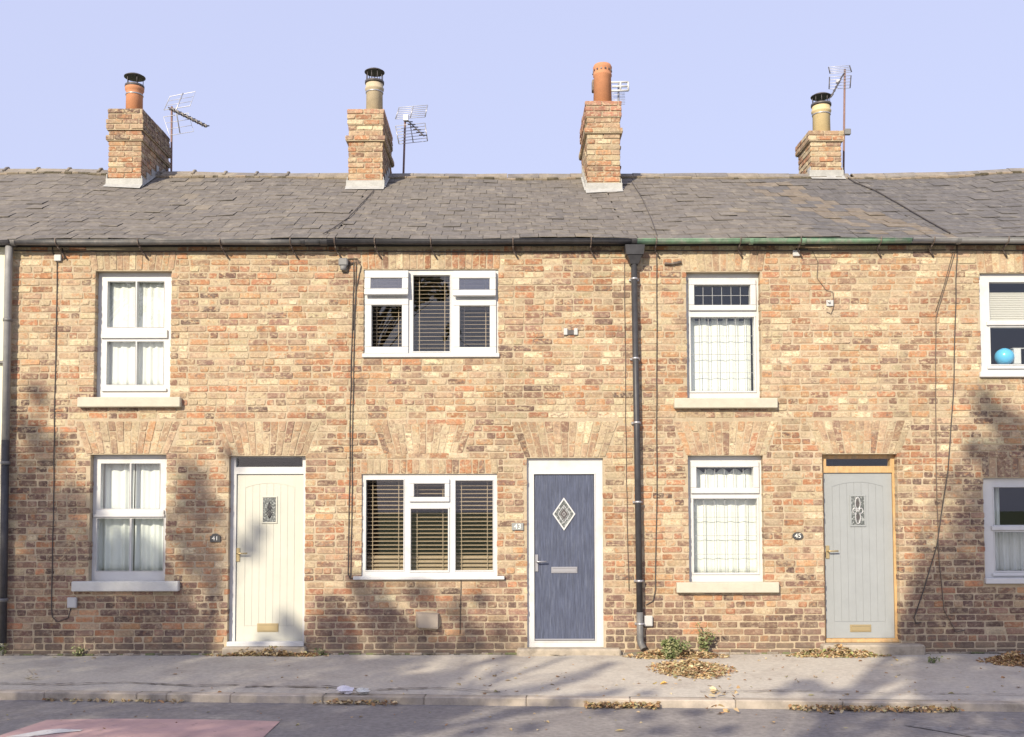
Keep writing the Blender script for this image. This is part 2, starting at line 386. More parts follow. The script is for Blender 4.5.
# arches: key, px (x0,x1,y0 top,y1 bottom), spread px, count, double
def arch(x0, x1, yt, yb, sp, n, dbl, bias=0.0):
    mx = (x0+x1)/2
    return dict(x0=P(x0,yb)[0], x1=P(x1,yb)[0], z0=P(mx,yb)[1], z1=P(mx,yt)[1], sp=sp/88., n=n, dbl=dbl, red=bias)
ARCH = [arch(92,174,250,270,3,13,False), arch(87,168,421,453.5,13,13,True), arch(226,307,421,455,13,13,True),
        arch(362,500,249,268.8,1,20,False,.45), arch(361,498,459,473.3,0,21,False,.42), arch(384,462,423,453.5,12,13,True), arch(525,605,421,457,14,13,True),
        arch(684,763,250,271,3,11,False), arch(686,766,421,454.8,13,13,True), arch(821,900,420,453.2,14,13,True),
        arch(978,1059,250,272.5,2,11,False), arch(982,1063,457,477,0,11,False)]
def arch_int(a, z):
    if a['z0']-.006 <= z <= a['z1']+.006:
        t = (z-a['z0'])/(a['z1']-a['z0']); return (a['x0']-a['sp']*t, a['x1']+a['sp']*t)
    return None

# ------------------------------------------------------------------ brick colours (albedo)
BUFF = [(.50,.41,.27),(.46,.37,.245),(.58,.49,.33)]
TAN = [(.40,.28,.185),(.355,.24,.16),(.43,.315,.21)]
ORG = [(.41,.20,.11),(.35,.175,.105),(.44,.255,.14)]
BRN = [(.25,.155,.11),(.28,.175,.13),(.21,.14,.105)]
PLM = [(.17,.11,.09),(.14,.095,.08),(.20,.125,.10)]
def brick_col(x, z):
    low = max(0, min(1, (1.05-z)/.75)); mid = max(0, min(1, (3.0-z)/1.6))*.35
    side = max(0, min(1, (-3.6-x)/1.3))*max(0, min(1, (3.3-z)/1.5))*.8+max(0, min(1, (x-4.2)/1.0))*max(0, min(1, (3.0-z)/1.3))*.85  # darker brick mix low at both ends, partly tree shade put into colour
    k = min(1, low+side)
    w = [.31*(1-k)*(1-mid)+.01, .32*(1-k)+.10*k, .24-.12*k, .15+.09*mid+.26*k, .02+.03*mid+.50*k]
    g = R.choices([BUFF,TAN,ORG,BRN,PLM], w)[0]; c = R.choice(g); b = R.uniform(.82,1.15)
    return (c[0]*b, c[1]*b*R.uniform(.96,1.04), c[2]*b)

# ------------------------------------------------------------------ houses: empties
XB = [('N',XN,XL),('A',XL,XAB),('B',XAB,XBC),('C',XBC,XCD),('D',XCD,XD)]
HL = {'N':'cream rendered house at the far left edge, only a thin strip showing',
      'A':'brick terraced house with the cream front door and two sash windows with net curtains',
      'B':'brick terraced house with the blue front door and wide windows with wooden blinds',
      'C':'brick terraced house with the pale grey front door, timber frame and leaded windows',
      'D':'brick terraced house at the right edge, its windows cut by the frame'}
HO = {}
for k, a, b in XB:
    HO[k] = thing('terraced_house', ((a+b)/2, 0, 0), HL[k], 'house', 'terraced houses in one row')

# ---- front walls with individual bricks
COURSE = .0768; BL = .226; JN = .013
wall = {k: MB() for k, a, b in XB}
flat = lambda u, w, d: (u, -d, w)
def wall_of(x):
    for k, a, b in XB:
        if a <= x < b: return k
    return None
for k, a, b in XB[1:]:
    hs = [v for n, v in OP.items() if n.startswith(k)]
    wall[k].holes((a, b, -.35, WALLTOP), hs, 0, .26, m=0, outer=False)
rows = int(WALLTOP/COURSE)+1
zlist = []
for r in range(rows):
    z0 = r*COURSE-.02; z1 = z0+COURSE-JN
    if z1 > WALLTOP-.0: z1 = WALLTOP-.002
    if z1-z0 < .02: continue
    zm = (z0+z1)/2
    cuts = []
    for n, o in OP.items():
        if o[2]-.004 < zm+.02 and zm-.02 < o[3]+.004: cuts.append((o[0], o[1], 'o'))
    for ar in ARCH:
        t = arch_int(ar, zm)
        if t: cuts.append((t[0], t[1], 'a'))
    cuts.sort()
    segs = []; cur = (XL+.002, 'e')
    for c in cuts:
        if c[0] > cur[0]: segs.append((cur[0], c[0], cur[1], c[2]))
        if c[1] > cur[0]: cur = (c[1], c[2])
    segs.append((cur[0], XD, cur[1], 'e'))
    header = (r % 5 == 2)
    for (s0, s1, t0, t1) in segs:
        if s1-s0 < .03: continue
        # global bond phase so that courses line up across the openings
        ln = BL/2 if header else BL
        ph = XL + (0 if header else (BL/2*(r % 2) + (BL/4 if header else 0))) + R.uniform(-.012,.012)
        x = ph + math.floor((s0-ph)/ln)*ln
        edges = []
        while x < s1:
            l = ln
            if not header: l = ln*(.5 if R.random() < .17 else R.uniform(.93,1.07))
            else: l = ln*R.uniform(.92,1.1)
            edges.append((x, x+l)); x += l
        for (e0, e1) in edges:
            a0 = max(e0+R.uniform(-.006,.006)+JN/2, s0+(JN/2 if t0 != 'o' else .001)); a1 = min(e1+R.uniform(-.006,.006)-JN/2, s1-(JN/2 if t1 != 'o' else .001))
            if a1-a0 < .035: continue
            k = wall_of((a0+a1)/2)
            if k is None: continue
            dz = R.uniform(-.003,.003)
            atop = (abs(a0-s0) < .02 and t0 == 'o') or (abs(a1-s1) < .02 and t1 == 'o')
            if atop:
                if t0 == 'o' and abs(a0-s0) < .02: a0 -= .004
                if t1 == 'o' and abs(a1-s1) < .02: a1 += .004
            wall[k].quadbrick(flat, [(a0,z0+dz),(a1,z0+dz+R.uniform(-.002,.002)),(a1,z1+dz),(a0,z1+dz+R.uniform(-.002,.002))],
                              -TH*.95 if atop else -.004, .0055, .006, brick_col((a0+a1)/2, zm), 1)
for ar in ARCH:
    n = ar['n']; h = ar['z1']-ar['z0']
    for i in range(n):
        g = .005
        def X(u, t): # u 0..1 across, t 0..1 up
            lo = ar['x0']+(ar['x1']-ar['x0'])*u; hi = (ar['x0']-ar['sp'])+(ar['x1']-ar['x0']+2*ar['sp'])*u; return lo+(hi-lo)*t
        u0 = i/n; u1 = (i+1)/n
        parts = [(0,1)]
        if ar['dbl']: parts = [(0,.34),(.34,1)] if i % 2 else [(0,.66),(.66,1)]
        for (t0, t1) in parts:
            tt0 = t0+(.012/h if t0 > 0 else 0)
            zz0 = ar['z0']+tt0*h+(.0 if t0 > 0 else -.001); zz1 = ar['z0']+t1*h-(.006 if t1 == 1 else 0)
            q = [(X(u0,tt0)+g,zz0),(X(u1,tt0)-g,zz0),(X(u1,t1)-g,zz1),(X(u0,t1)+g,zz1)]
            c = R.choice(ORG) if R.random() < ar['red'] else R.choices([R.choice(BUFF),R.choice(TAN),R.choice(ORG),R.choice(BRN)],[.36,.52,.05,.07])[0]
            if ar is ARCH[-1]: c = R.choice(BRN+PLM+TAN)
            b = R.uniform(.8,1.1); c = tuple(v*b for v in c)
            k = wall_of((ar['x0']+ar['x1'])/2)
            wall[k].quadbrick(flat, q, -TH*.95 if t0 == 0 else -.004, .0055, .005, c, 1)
wall['N'].box(XN, XL-.001, -.012, .26, -.35, WALLTOP, bev=.006)
for k, a, b in XB:
    part(wall[k], 'wall', [M['render_wall']] if k == 'N' else [M['mortar'], M['brick']], HO[k])
    # shell behind the front wall
    def shell(nm, mt, *bb): s_ = MB(); s_.box(*bb); part(s_, nm, mt, HO[k])
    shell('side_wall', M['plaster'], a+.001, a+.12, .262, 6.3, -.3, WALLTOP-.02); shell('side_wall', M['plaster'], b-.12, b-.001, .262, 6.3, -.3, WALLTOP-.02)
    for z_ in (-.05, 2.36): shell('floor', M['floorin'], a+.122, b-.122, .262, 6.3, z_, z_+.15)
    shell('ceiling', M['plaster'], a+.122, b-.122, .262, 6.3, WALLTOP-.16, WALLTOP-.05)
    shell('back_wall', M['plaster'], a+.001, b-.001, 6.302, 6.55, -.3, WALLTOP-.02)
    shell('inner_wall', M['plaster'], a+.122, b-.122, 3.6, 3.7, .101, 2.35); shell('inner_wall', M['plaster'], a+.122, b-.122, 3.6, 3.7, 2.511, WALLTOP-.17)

# ------------------------------------------------------------------ roofs
SL = [(.168,.150,.130),(.176,.157,.136),(.160,.144,.127),(.184,.164,.140),(.166,.148,.129),(.155,.140,.126)]
def roof(k, a, b):
    m = MB()
    n = 24; st = 10
    vs = []; 
    for j in range(st+1):
        Y = -.12+(RY+.12)*j/st
        for i in range(n+1):
            x = a+(b-a)*i/n; vs.append((x, Y, roof_z(x,Y)-.02))
    o = len(vs)
    fs = [(j*(n+1)+i, j*(n+1)+i+1, (j+1)*(n+1)+i+1, (j+1)*(n+1)+i) for j in range(st) for i in range(n)]
    for j in range(2):
        for i in range(n+1):
            x = a+(b-a)*i/n; vs.append((x, RY if j == 0 else 6.7, (ridge_z(x)-.02) if j == 0 else WALLTOP-.05))
    fs += [(o+i, o+i+1, o+n+2+i, o+n+1+i) for i in range(n)]
    m.add(vs, fs, (.2,.2,.2), 1)
    gauge = 17; wv = .215
    for c in range(gauge):
        t0 = c/gauge; t1 = min(1.0, (c+1.9)/gauge)
        x = a-(wv/2 if c % 2 else 0)
        # course offsets are continuous along the row
        x = math.floor(a/wv)*wv+(wv/2 if c % 2 else 0)-wv
        while x < b:
            w = wv*R.uniform(.92,1.05)
            x0 = max(x+.003, a); x1 = min(x+w-.003, b); x += w
            if x1-x0 < .02: continue
            Y0 = -.12+(RY+.12)*t0+R.uniform(-.011,.011); Y1 = -.12+(RY+.12)*t1-.03
            if c == gauge-1: Y1 = RY-.02
            sk = R.uniform(-.006,.006); lift = R.uniform(.007,.014)+(.008 if R.random() < .12 else 0); th = .008
            if R.random() < .03: Y0 -= R.uniform(.02,.05)
            z00 = roof_z(x0,Y0)+lift; z10 = roof_z(x1,Y0)+lift+sk*.5; z11 = roof_z(x1,Y1)-.002; z01 = roof_z(x0,Y1)-.002
            cc = R.choice(SL); bb = R.uniform(.93,1.07)
            xm = (x0+x1)/2
            if k == 'D' or (k == 'C' and xm > 3.6): cc = tuple((u*.6+v*.4)*.92 for u, v in zip(cc, (.12,.12,.13)))
            if xm > 4.3-(t0*1.2) and xm < 5.1-(t0*1.2) and t0 < .85 and R.random() < .5: cc = (.195,.162,.125)
            if R.random() < .002: cc = (.22,.19,.15)
            cc = tuple(v*bb for v in cc)
            ys = R.uniform(-.006,.006)
            m.add([(x0,Y0+ys,z00-th),(x1,Y0-ys,z10-th),(x1,Y1,z11-th),(x0,Y1,z01-th),(x0,Y0+ys,z00),(x1,Y0-ys,z10),(x1,Y1,z11),(x0,Y1,z01)],
                  [(4,5,6,7),(0,1,5,4),(1,2,6,5),(3,0,4,7)], cc, 0)
    # verge/eaves board
    m.box(a+.001, b-.001, -.02, .0-.001, WALLTOP-.03, WALLTOP+.012, (.3,.3,.3), 1)
    ro = part(m, 'roof', [M['slate'], M['underlay']], HO[k])
    # ridge tiles: one sub-part per roof (surface courses), bedded on mortar
    m = MB(); x = math.floor(a/.46)*.46
    while x < b:
        x0 = max(a, x+.003); x1 = min(b, x+.457); x += .46
        if x1-x0 < .05: continue
        zz = [ridge_z(x0)+R.uniform(-.004,.006), ridge_z(x1)+R.uniform(-.004,.006)]
        tall = -3.2 > x0 ; hh = .07
        prof = [(-.15,-.075),(-.10,-.035),(-.05,.005),(0,.022),(.05,.005),(.10,-.035),(.15,-.075)]
        cc = R.choice([(1,1,1),(.85,.85,.87),(1.15,1.1,1.0)])
        vs = []
        for (xx, z) in ((x0,zz[0]),(x1,zz[1])):
            for (dy, dz) in prof: vs.append((xx, RY+dy, z+dz+.02))
        for (xx, z) in ((x0,zz[0]),(x1,zz[1])):
            for (dy, dz) in prof: vs.append((xx, RY+dy, z+dz-.0))
        q = len(prof)
        fs = [(i,i+q,i+q+1,i+1) for i in range(q-1)]+[(0,2*q,3*q,q)]+[tuple(range(q))+tuple(range(3*q-1,2*q-1,-1)), tuple(range(q,2*q))[::-1]+tuple(range(3*q,4*q))]
        m.add(vs, fs, cc, 0)
        if x1 < -3.0:                                  # old lapped clay ridge on the left: roll at each joint
            m.tube([(x1, RY-.14, zz[1]-.045),(x1, RY-.05, zz[1]+.03),(x1, RY, zz[1]+.05),(x1, RY+.05, zz[1]+.03)], .022, 6, cc)
    # mortar bed
    x = a
    while x < b:
        l = R.uniform(.05,.16); x1 = min(b, x+l); xm = (x+x1)/2
        m.obox((xm, RY-.17+R.uniform(-.012,.012), roof_z(xm,RY-.16)+.008+R.uniform(-.006,.006)), (1,0,0),(0,.9,.45),(0,-.45,.9), ((x1-x)/2+.004, .025, .018), R.choice([(1.15,1.05,.85),(1.0,.92,.75),(1.3,1.15,.95),(.45,.42,.3)]), 0, .006)
        x = x1
    part(m, 'ridge_tiles', M['ridge'], ro)
    return ro
ROOF = {k: roof(k, a, b) for k, a, b in XB}

# ------------------------------------------------------------------ chimneys
def solveY(px, py):
    best = None
    for i in range(0, 330):
        Y = i*.01; x, z = P(px, py, Y)
        d = abs(z-roof_z(x, Y))
        if best is None or d < best[0]: best = (d, Y)
    return best[1]
def chimney(k, fx0, fx1, ybase, ytop, L, bands, pot, warm, Yf=None, capw=1.0):
    """fx0,fx1: px edges of the shaft's front face; bands: (course from the top, count, overhang)"""
    if Yf is None: Yf = solveY((fx0+fx1)/2, ybase)
    x0 = P(fx0, ybase-15, Yf)[0]; x1 = P(fx1, ybase-15, Yf)[0]
    zt = P((fx0+fx1)/2, ytop, Yf)[1]; zb = roof_z((x0+x1)/2, Yf)-.25
    zlow = roof_z((x0+x1)/2, Yf)
    Y1 = Yf+L; nc = int((zt-zb)/COURSE)
    m = MB()
    for c in range(nc):
        z1 = zt-c*COURSE; z0 = z1-COURSE+JN
        ov = 0
        for (c0, cn, o_) in bands:
            if c0 <= c < c0+cn: ov = o_
        a, b, ya, yb = x0-ov, x1+ov, Yf-ov, Y1+ov
        m.box(a+.004, b-.004, ya+.004, yb-.004, z0-JN, z1-.001, (1,1,1), 0)
        for side in range(4):
            if side == 0: mp = lambda u, w, d: (a+u, ya-d, w); ln = b-a
            elif side == 1: mp = lambda u, w, d: (b+d, ya+u, w); ln = yb-ya
            elif side == 2: mp = lambda u, w, d: (b-u, yb+d, w); ln = b-a
            else: mp = lambda u, w, d: (a-d, yb-u, w); ln = yb-ya
            u = -(BL/2)*((c+side) % 2)
            while u < ln-.01:
                u0 = max(0, u+JN/2) if u > 0 else -.003; u1 = min(ln+.003, u+BL-JN/2)
                if u+BL > ln-.02: u1 = ln+.003
                u += BL
                if u1-u0 < .03: continue
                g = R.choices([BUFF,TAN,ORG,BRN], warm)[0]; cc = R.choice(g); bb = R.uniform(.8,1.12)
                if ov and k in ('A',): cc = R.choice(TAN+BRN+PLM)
                if side in (1,2) and k in ('A','B') and R.random() < .7: cc = R.choice(BRN+PLM)  # sides away from the sun: part soot, part shade put into brick colour
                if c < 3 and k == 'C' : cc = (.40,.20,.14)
                if c < 1 and k == 'B': cc = (.50,.28,.19)
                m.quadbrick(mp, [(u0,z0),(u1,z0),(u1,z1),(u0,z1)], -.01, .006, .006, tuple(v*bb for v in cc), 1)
    # mortar flaunching on top
    xm, ym = (x0+x1)/2, (Yf+Y1)/2
    ovt = bands[0][2]
    m.add([(x0-ovt+.02,Yf-ovt+.02,zt-.003),(x1+ovt-.02,Yf-ovt+.02,zt-.003),(x1+ovt-.02,Y1+ovt-.02,zt-.003),(x0-ovt+.02,Y1+ovt-.02,zt-.003),
           (x0+.08,Yf+.1,zt+.045),(x1-.08,Yf+.1,zt+.045),(x1-.08,Y1-.1,zt+.045),(x0+.08,Y1-.1,zt+.045)],
          [(0,1,5,4),(1,2,6,5),(2,3,7,6),(3,0,4,7),(4,5,6,7)], (1,1,1), 0)
    ch = part(m, 'chimney', [M['mortar'], M['brick']], HO[k])
    # lead flashing: front apron, stepped sides
    f = MB()
    f.box(x0-.03, x1+.03, Yf-.022, Yf-.012, zlow-.06, zlow+.11, bev=.004)
    f.add([(x0-.03,Yf-.13,roof_z(x0,Yf-.13)+.022),(x1+.03,Yf-.13,roof_z(x1,Yf-.13)+.022),(x1+.03,Yf-.012,zlow+.035),(x0-.03,Yf-.012,zlow+.035)], [(0,1,2,3)])
    for sx, xx in ((-1,x0),(1,x1)):
        Y = Yf-.02
        while Y < min(RY, Y1):
            Y2 = min(Y+.2, RY, Y1); zz = roof_z(xx, Y)
            f.box(xx+sx*.010 if sx > 0 else xx-.02, xx+.02 if sx > 0 else xx-.010, Y, Y2-.002, zz-.05, zz+.17)
            f.add([(xx+sx*.012,Y,zz+.03),(xx+sx*.045,Y,roof_z(xx,Y)+.026),(xx+sx*.045,Y2,roof_z(xx,Y2)+.026),(xx+sx*.012,Y2,roof_z(xx,Y2)+.03)], [(0,1,2,3) if sx < 0 else (3,2,1,0)])
            Y = Y2
    part(f, 'flashing', M['lead'], ch)
    return dict(o=ch, x0=x0, x1=x1, Yf=Yf, Y1=Y1, zt=zt, xm=xm, house=k)
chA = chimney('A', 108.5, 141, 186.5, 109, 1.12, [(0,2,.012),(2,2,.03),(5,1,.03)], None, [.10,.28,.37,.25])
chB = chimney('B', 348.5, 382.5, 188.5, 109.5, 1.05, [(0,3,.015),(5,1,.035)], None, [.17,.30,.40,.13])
chC = chimney('C', 587.5, 620, 191, 101.5, 1.05, [(0,3,.02),(5,1,.035)], None, [.25,.3,.35,.1])
chD = chimney('D', 811, 841, 177, 131.5, .62, [(0,2,.035)], None, [.3,.35,.2,.15], Yf=RY-.12)

def pot(ch, px, ytop, ybot, wpx, material, style, cowl_px=None, label=None):
    Yc = ch['Yf']+.22
    xc = P(px, (ytop+ybot)/2, Yc)[0]; z1 = P(px, ytop, Yc)[1]; z0 = ch['zt']-.01
    d = (Yc-CAMY)/F; r = wpx/2*d
    m = MB(); h = z1-z0
    if style == 'plain':
        m.lathe((xc,Yc,z0), [(r*.98,0),(r*.96,h*.75),(r*1.0,h*.80),(r*1.1,h*.84),(r*1.1,h),(r*.8,h),(r*.8,h-.1)], 24)
    elif style == 'roll':
        m.lathe((xc,Yc,z0), [(r*.98,0),(r*.95,h*.72),(r*1.08,h*.75),(r*1.1,h*.8),(r*1.0,h*.83),(r*1.02,h*.92),(r*.8,h),(r*.7,h-.1)], 24)
    else:
        m.lathe((xc,Yc,z0), [(r*1.06,0),(r*.98,h*.72),(r*1.06,h*.74),(r*1.06,h*.78),(r*1.0,h*.8),(r*1.06,h*.90),(r*1.08,h*.94),(r*.95,h),(r*.6,h+.012),(r*.5,h-.05)], 24)
        for i in range(14):
            t = 2*math.pi*i/14; c = (xc+r*1.035*math.cos(t), Yc+r*1.035*math.sin(t), z0+h*.855)
            m.obox(c, (math.cos(t),math.sin(t),0), (-math.sin(t),math.cos(t),0), (0,0,1), (.006,.011,.011), (1,1,1), 1)
    p = part(m, 'chimney_pot', [material, M['cowl']], ch['o'])
    if cowl_px:
        yt, yb, wc = cowl_px
        zc1 = P(px, yt, Yc)[1]; rc = wc/2*d; m = MB(); zc0 = z1
        hh = zc1-zc0
        m.lathe((xc,Yc,zc0), [(r*1.12,-.03),(r*1.12,.004),(r*.9,.006),(r*.85,0)], 20)
        m.lathe((xc,Yc,zc1-.065), [(rc,.018),(rc,.026),(rc*.75,.048),(rc*.3,.062),(.01,.065)], 24)
        for i in range(5 if style == 'plain' else 9):
            n_ = 5 if style == 'plain' else 9; t = 2*math.pi*i/n_+.3
            m.tube([(xc+r*.95*math.cos(t),Yc+r*.95*math.sin(t),zc0),(xc+r*.95*math.cos(t),Yc+r*.95*math.sin(t),zc1-.035)], .0055, 5)
        part(m, 'cowl', M['cowl'], ch['o'])
        # steel clamp round the pot
    m = MB(); zz = z0+h*.66; m.lathe((xc,Yc,zz), [(r*1.0,0),(r*1.03,.003),(r*1.03,.014),(r*1.0,.018)], 24)
    if style != 'vent': part(m, 'clamp_band', M['steel'], ch['o'])
    return xc, Yc, z1
pot(chA, 134.5, 86, 107, 17, M['terracotta'], 'plain', (74.5,84,21))
pot(chB, 374.5, 82, 109, 17.5, M['buffpot'], 'roll', (69.5,80,20.5))
pot(chC, 602.5, 65.5, 101, 18, M['terracotta'], 'vent')
pot(chD, 821.3, 104.5, 131, 18, M['yellowpot'], 'roll', (94,103,20.5))
# small clay spigot on the left of the pot with vent holes
m = MB(); xx, zz = P(594.6, 75, chC['Yf']+.3); m.tube([(xx,chC['Yf']+.3,zz+.02),(xx-.02,chC['Yf']+.3,zz)], .022, 8)
xx, zz = P(594, 85, chC['Yf']+.3); m.box(xx-.03, xx+.03, chC['Yf']+.24, chC['Yf']+.36, zz-.1, zz+.06, bev=.01)
part(m, 'pot_bracket', M['rust'], chC['o'])

# ------------------------------------------------------------------ TV aerials
def pt(px, py, Y): x, z = P(px, py, Y); return (x, Y, z)
def aerial(ch, mast, label, build, mmat):
    Y = ch['Y1']+.08
    b = pt(mast[2], mast[3], Y)
    base = (b[0], Y, b[2]-.6)
    o = thing('tv_aerial', base, label, 'aerial', 'television aerials on the roof')
    m = MB(); m.tube([(b[0],Y,b[2]-.6), b, pt(mast[0], mast[1], Y)], .016, 8)
    part(m, 'mast', mmat, o)
    for dz in (.05,.35): m = MB(); m.box(b[0]-.05, b[0]+.03, Y-.07, Y+.03, b[2]-.5+dz, b[2]-.47+dz); part(m, 'wall_bracket', M['rust'], o)
    build(o, Y); return o
def bA(o, Y):
    m = MB(); m.tube([pt(168.5,107.5,Y), pt(207,126.5,Y-.25)], .012, 6)
    for i in range(8):
        t = .12+i*.12; a = Vector(pt(168.5,107.5,Y)).lerp(Vector(pt(207,126.5,Y-.25)), t)
        m.tube([a+Vector((.03,.08,.03)), a+Vector((-.03,-.08,-.03))], .011, 5); m.obox(a, (1,0,0),(0,1,0),(0,0,1), (.018,.018,.02))
    part(m, 'boom', M['cowl'], o)
    m = MB()
    for (c4) in ([(164,110),(170,96.5),(195.5,91.5),(190,106)], [(163.5,117),(169.5,135.5),(193.5,131.5),(188.5,113)]):
        q = [Vector(pt(a,b,Y-.02)) for a,b in c4]
        m.tube(q+[q[0]], .0055, 5)
        for t in (.33,.66): m.tube([q[0].lerp(q[1],t), q[3].lerp(q[2],t)], .004, 4)
    part(m, 'reflector', M['alu'], o)
    m = MB(); m.tube([pt(183,93,Y-.03), pt(176,110,Y-.02), pt(180,133,Y-.03)], .009, 5); part(m, 'reflector_arm', M['steel'], o)
def bB(o, Y):
    m = MB(); m.tube([pt(405,118,Y), pt(424,136,Y-.35)], .010, 6)
    for i in range(6):
        a = Vector(pt(405,118,Y)).lerp(Vector(pt(424,136,Y-.35)), .2+i*.15); m.tube([a+Vector((.05,.06,.02)), a-Vector((.05,.06,.02))], .009, 5)
    part(m, 'boom', M['cowl'], o)
    m = MB(); fr = MB()
    for c4 in ([(395.5,119),(399,107.5),(427.5,105),(425,117)], [(395.5,126),(399,144),(427.5,141),(425,123)]):
        q = [Vector(pt(a,b,Y-.02)) for a,b in c4]
        for t in [i/6 for i in range(7)]: m.tube([q[0].lerp(q[1],t), q[3].lerp(q[2],t)], .0052, 4)
        for u in (0,.5,1): fr = MB(); fr.tube([q[0].lerp(q[3],u), q[1].lerp(q[2],u)], .008, 5); part(fr, 'reflector_arm', M['steel'], o)
    part(m, 'reflector', M['alu'], o)
    m = MB(); a = Vector(pt(406,118,Y-.03)); m.obox(a, (1,0,0),(0,1,0),(0,0,1), (.04,.03,.05), bev=.01); part(m, 'junction_box', M['alu'], o)
def bC(o, Y):
    m = MB(); a = Vector(pt(611,86,Y-.1))
    for (x0,y0,x1,y1) in ((611,82.3,628.5,82),(611,90.8,628.5,90.5),(628.3,82,628.3,90.5),(620.5,82,620.5,90.5),(612,86.5,628,86.2)):
        m.tube([pt(x0,y0,Y-.1), pt(x1,y1,Y-.1)], .016, 6)
    part(m, 'dipole_frame', M['upvc'], o)
    m = MB()
    for i in range(8): m.tube([pt(612,93+i*1.6,Y), pt(625,93+i*1.6,Y)], .004, 4)
    part(m, 'reflector', M['alu'], o)
def bD(o, Y):
    m = MB(); m.tube([pt(845,72,Y), pt(841,78,Y-.05), pt(831,97,Y-.5)], .011, 6)
    for i in range(5):
        a = Vector(pt(841,78,Y-.05)).lerp(Vector(pt(831,97,Y-.5)), .2+i*.19); m.tube([a+Vector((.03,.0,.03)), a-Vector((.03,.0,.03))], .008, 5)
    part(m, 'boom', M['cowl'], o)
    m = MB(); fr = MB()
    for c4 in ([(828.5,67),(830,73.5),(851.5,72),(849.5,65.5)], [(829.5,77),(829,89),(850,88),(851,75.5)]):
        q = [Vector(pt(a,b,Y-.02)) for a,b in c4]
        for t in (0,.25,.5,.75,1): m.tube([q[0].lerp(q[1],t), q[3].lerp(q[2],t)], .0042, 4)
        
        for e_ in ((0,1),(3,2)): fr = MB(); fr.tube([q[e_[0]],q[e_[1]]], .009, 5); part(fr, 'reflector_arm', M['cowl'], o)
    part(m, 'reflector', M['alu'], o)
    m = MB(); a = Vector(pt(838,81.5,Y-.1)); m.obox(a, (1,0,0),(0,1,0),(0,0,1), (.03,.03,.025), bev=.008)
    part(m, 'junction_box', M['alu'], o)
    m = MB(); a = Vector(pt(847.5,132,Y-.03)); m.obox(a, (1,0,0),(0,1,0),(0,0,1), (.045,.03,.045), bev=.008)
    part(m, 'amplifier_box', M['greyplastic'], o)
aerial(chA, (171.8,106.5,171.3,172), 'aerial with a long black toothed boom pointing right, beside the leftmost chimney', bA, M['brown_mast'])
aerial(chB, (405.3,115,403.5,173), 'aerial with two white slatted grids on a rusty mast, right of the buff pot chimney', bB, M['brown_mast'])
aerial(chC, (618.5,84,618.5,140), 'small white framed aerial half hidden behind the tall terracotta pot without a cowl', bC, M['steel'])
chD2 = dict(chD); chD2['Y1'] = chD['Yf']+.3
aerial(chD2, (844.8,69,843.6,168), 'aerial on a tall dark red mast clamped beside the yellow chimney pot', bD, M['brown_mast'])

# ------------------------------------------------------------------ windows
def insetrect(r, d): return (r[0]+d, r[1]-d, r[2]+d, r[3]-d)
def window(k, name, Yf, glasses, beads=(), leading=None, label=None, ext=None, vents=(), bw=.012):
    """glasses: px rects at the frame's face; beads: px rects (x0,y0,x1,y1) of raised sash members"""
    o = OP[name]; root_mb = MB(); g = [rectP(*q, Yf) for q in glasses]
    rect = insetrect(o, .0015) if ext is None else (o[0]+.0015-ext, o[1]-.0015+ext, o[2]+.0015, o[3]-.0015)
    root_mb.holes(rect, g, Yf, Yf+.07)
    w = part(root_mb, 'window', M['upvc'], HO[k], label)
    m = MB()
    for q in g: m.ring(q, bw, Yf-.007, Yf+.02, bev=.004)
    for b in beads:
        bx = rectP(*b, Yf); m.box(*bx[:2], Yf-.024, Yf-.0015, *bx[2:], bev=.006)
    part(m, 'sash', M['upvc'], w)
    for i, q in enumerate(g):
        if i in vents: continue
        p = MB(); p.box(q[0]+.0005, q[1]-.0005, Yf+.022, Yf+.028, q[2]+.0005, q[3]-.0005); part(p, 'pane', M['pane'], w)
    if leading:
        m = MB()
        for gi, nx, nz in leading:
            q = g[gi]
            for i in range(1, nx): x = q[0]+(q[1]-q[0])*i/nx; m.box(x-.003, x+.003, Yf+.017, Yf+.0215, q[2], q[3])
            for j in range(1, nz): z = q[2]+(q[3]-q[2])*j/nz; m.box(q[0], q[1], Yf+.0165, Yf+.021, z-.003, z+.003)
        part(m, 'leading', M['leading'], w)
    return w, g
def sill(k, px, d=.075, material='stone', name='sill'):
    r = rectP(*px, -d); m = MB(); m.box(r[0], r[1], -d, .06, r[2], r[3], bev=.008); part(m, name, M[material], HO[k])

Y = .085
wAu, gAu = window('A','A_up',Y,[(107.5,281.5,135.2,327),(137.0,281.5,163.8,327),(106.8,341.5,135.2,384.5),(136.9,341.5,163.3,384.5)], bw=.0035, beads=[(103,330,168,334.5),(101.5,334,168,338.5),(102,388.5,167,391.5)])
sill('A', (77,397,180,407))
wAl, gAl = window('A','A_lo',Y,[(100.8,463.5,129.4,508.5),(131.2,463.5,159.8,508.5),(96.8,518.5,129.4,571),(131.3,518.5,163.3,571)], bw=.0035, beads=[(96.5,510,164.5,514.5),(93.5,514,165,517)])
sill('A', (71,581.5,178,591.5), material='whitestone')
Yb = .022
wBu, gBu = window('B','B_up',Yb,[(371.5,277,402.6,288),(371.7,305.3,402,347),(413.3,275.3,449.8,351.3),(459.6,277.3,489.7,289.3),(459.8,306,489.8,347.3)], vents=(0,3))
wBl, gBl = window('B','B_lo',Yb,[(366,480,403.5,570.3),(414.2,483.8,444.8,497),(410.8,508.8,448,570.4),(455.5,480.6,492.8,570.4)])
m = MB(); r = rectP(353,576.3,504.5,579.8,-.04); m.box(r[0],r[1],-.045,Yb-.002,r[2],r[3],bev=.006); part(m,'sill',M['upvc'],HO['B'])
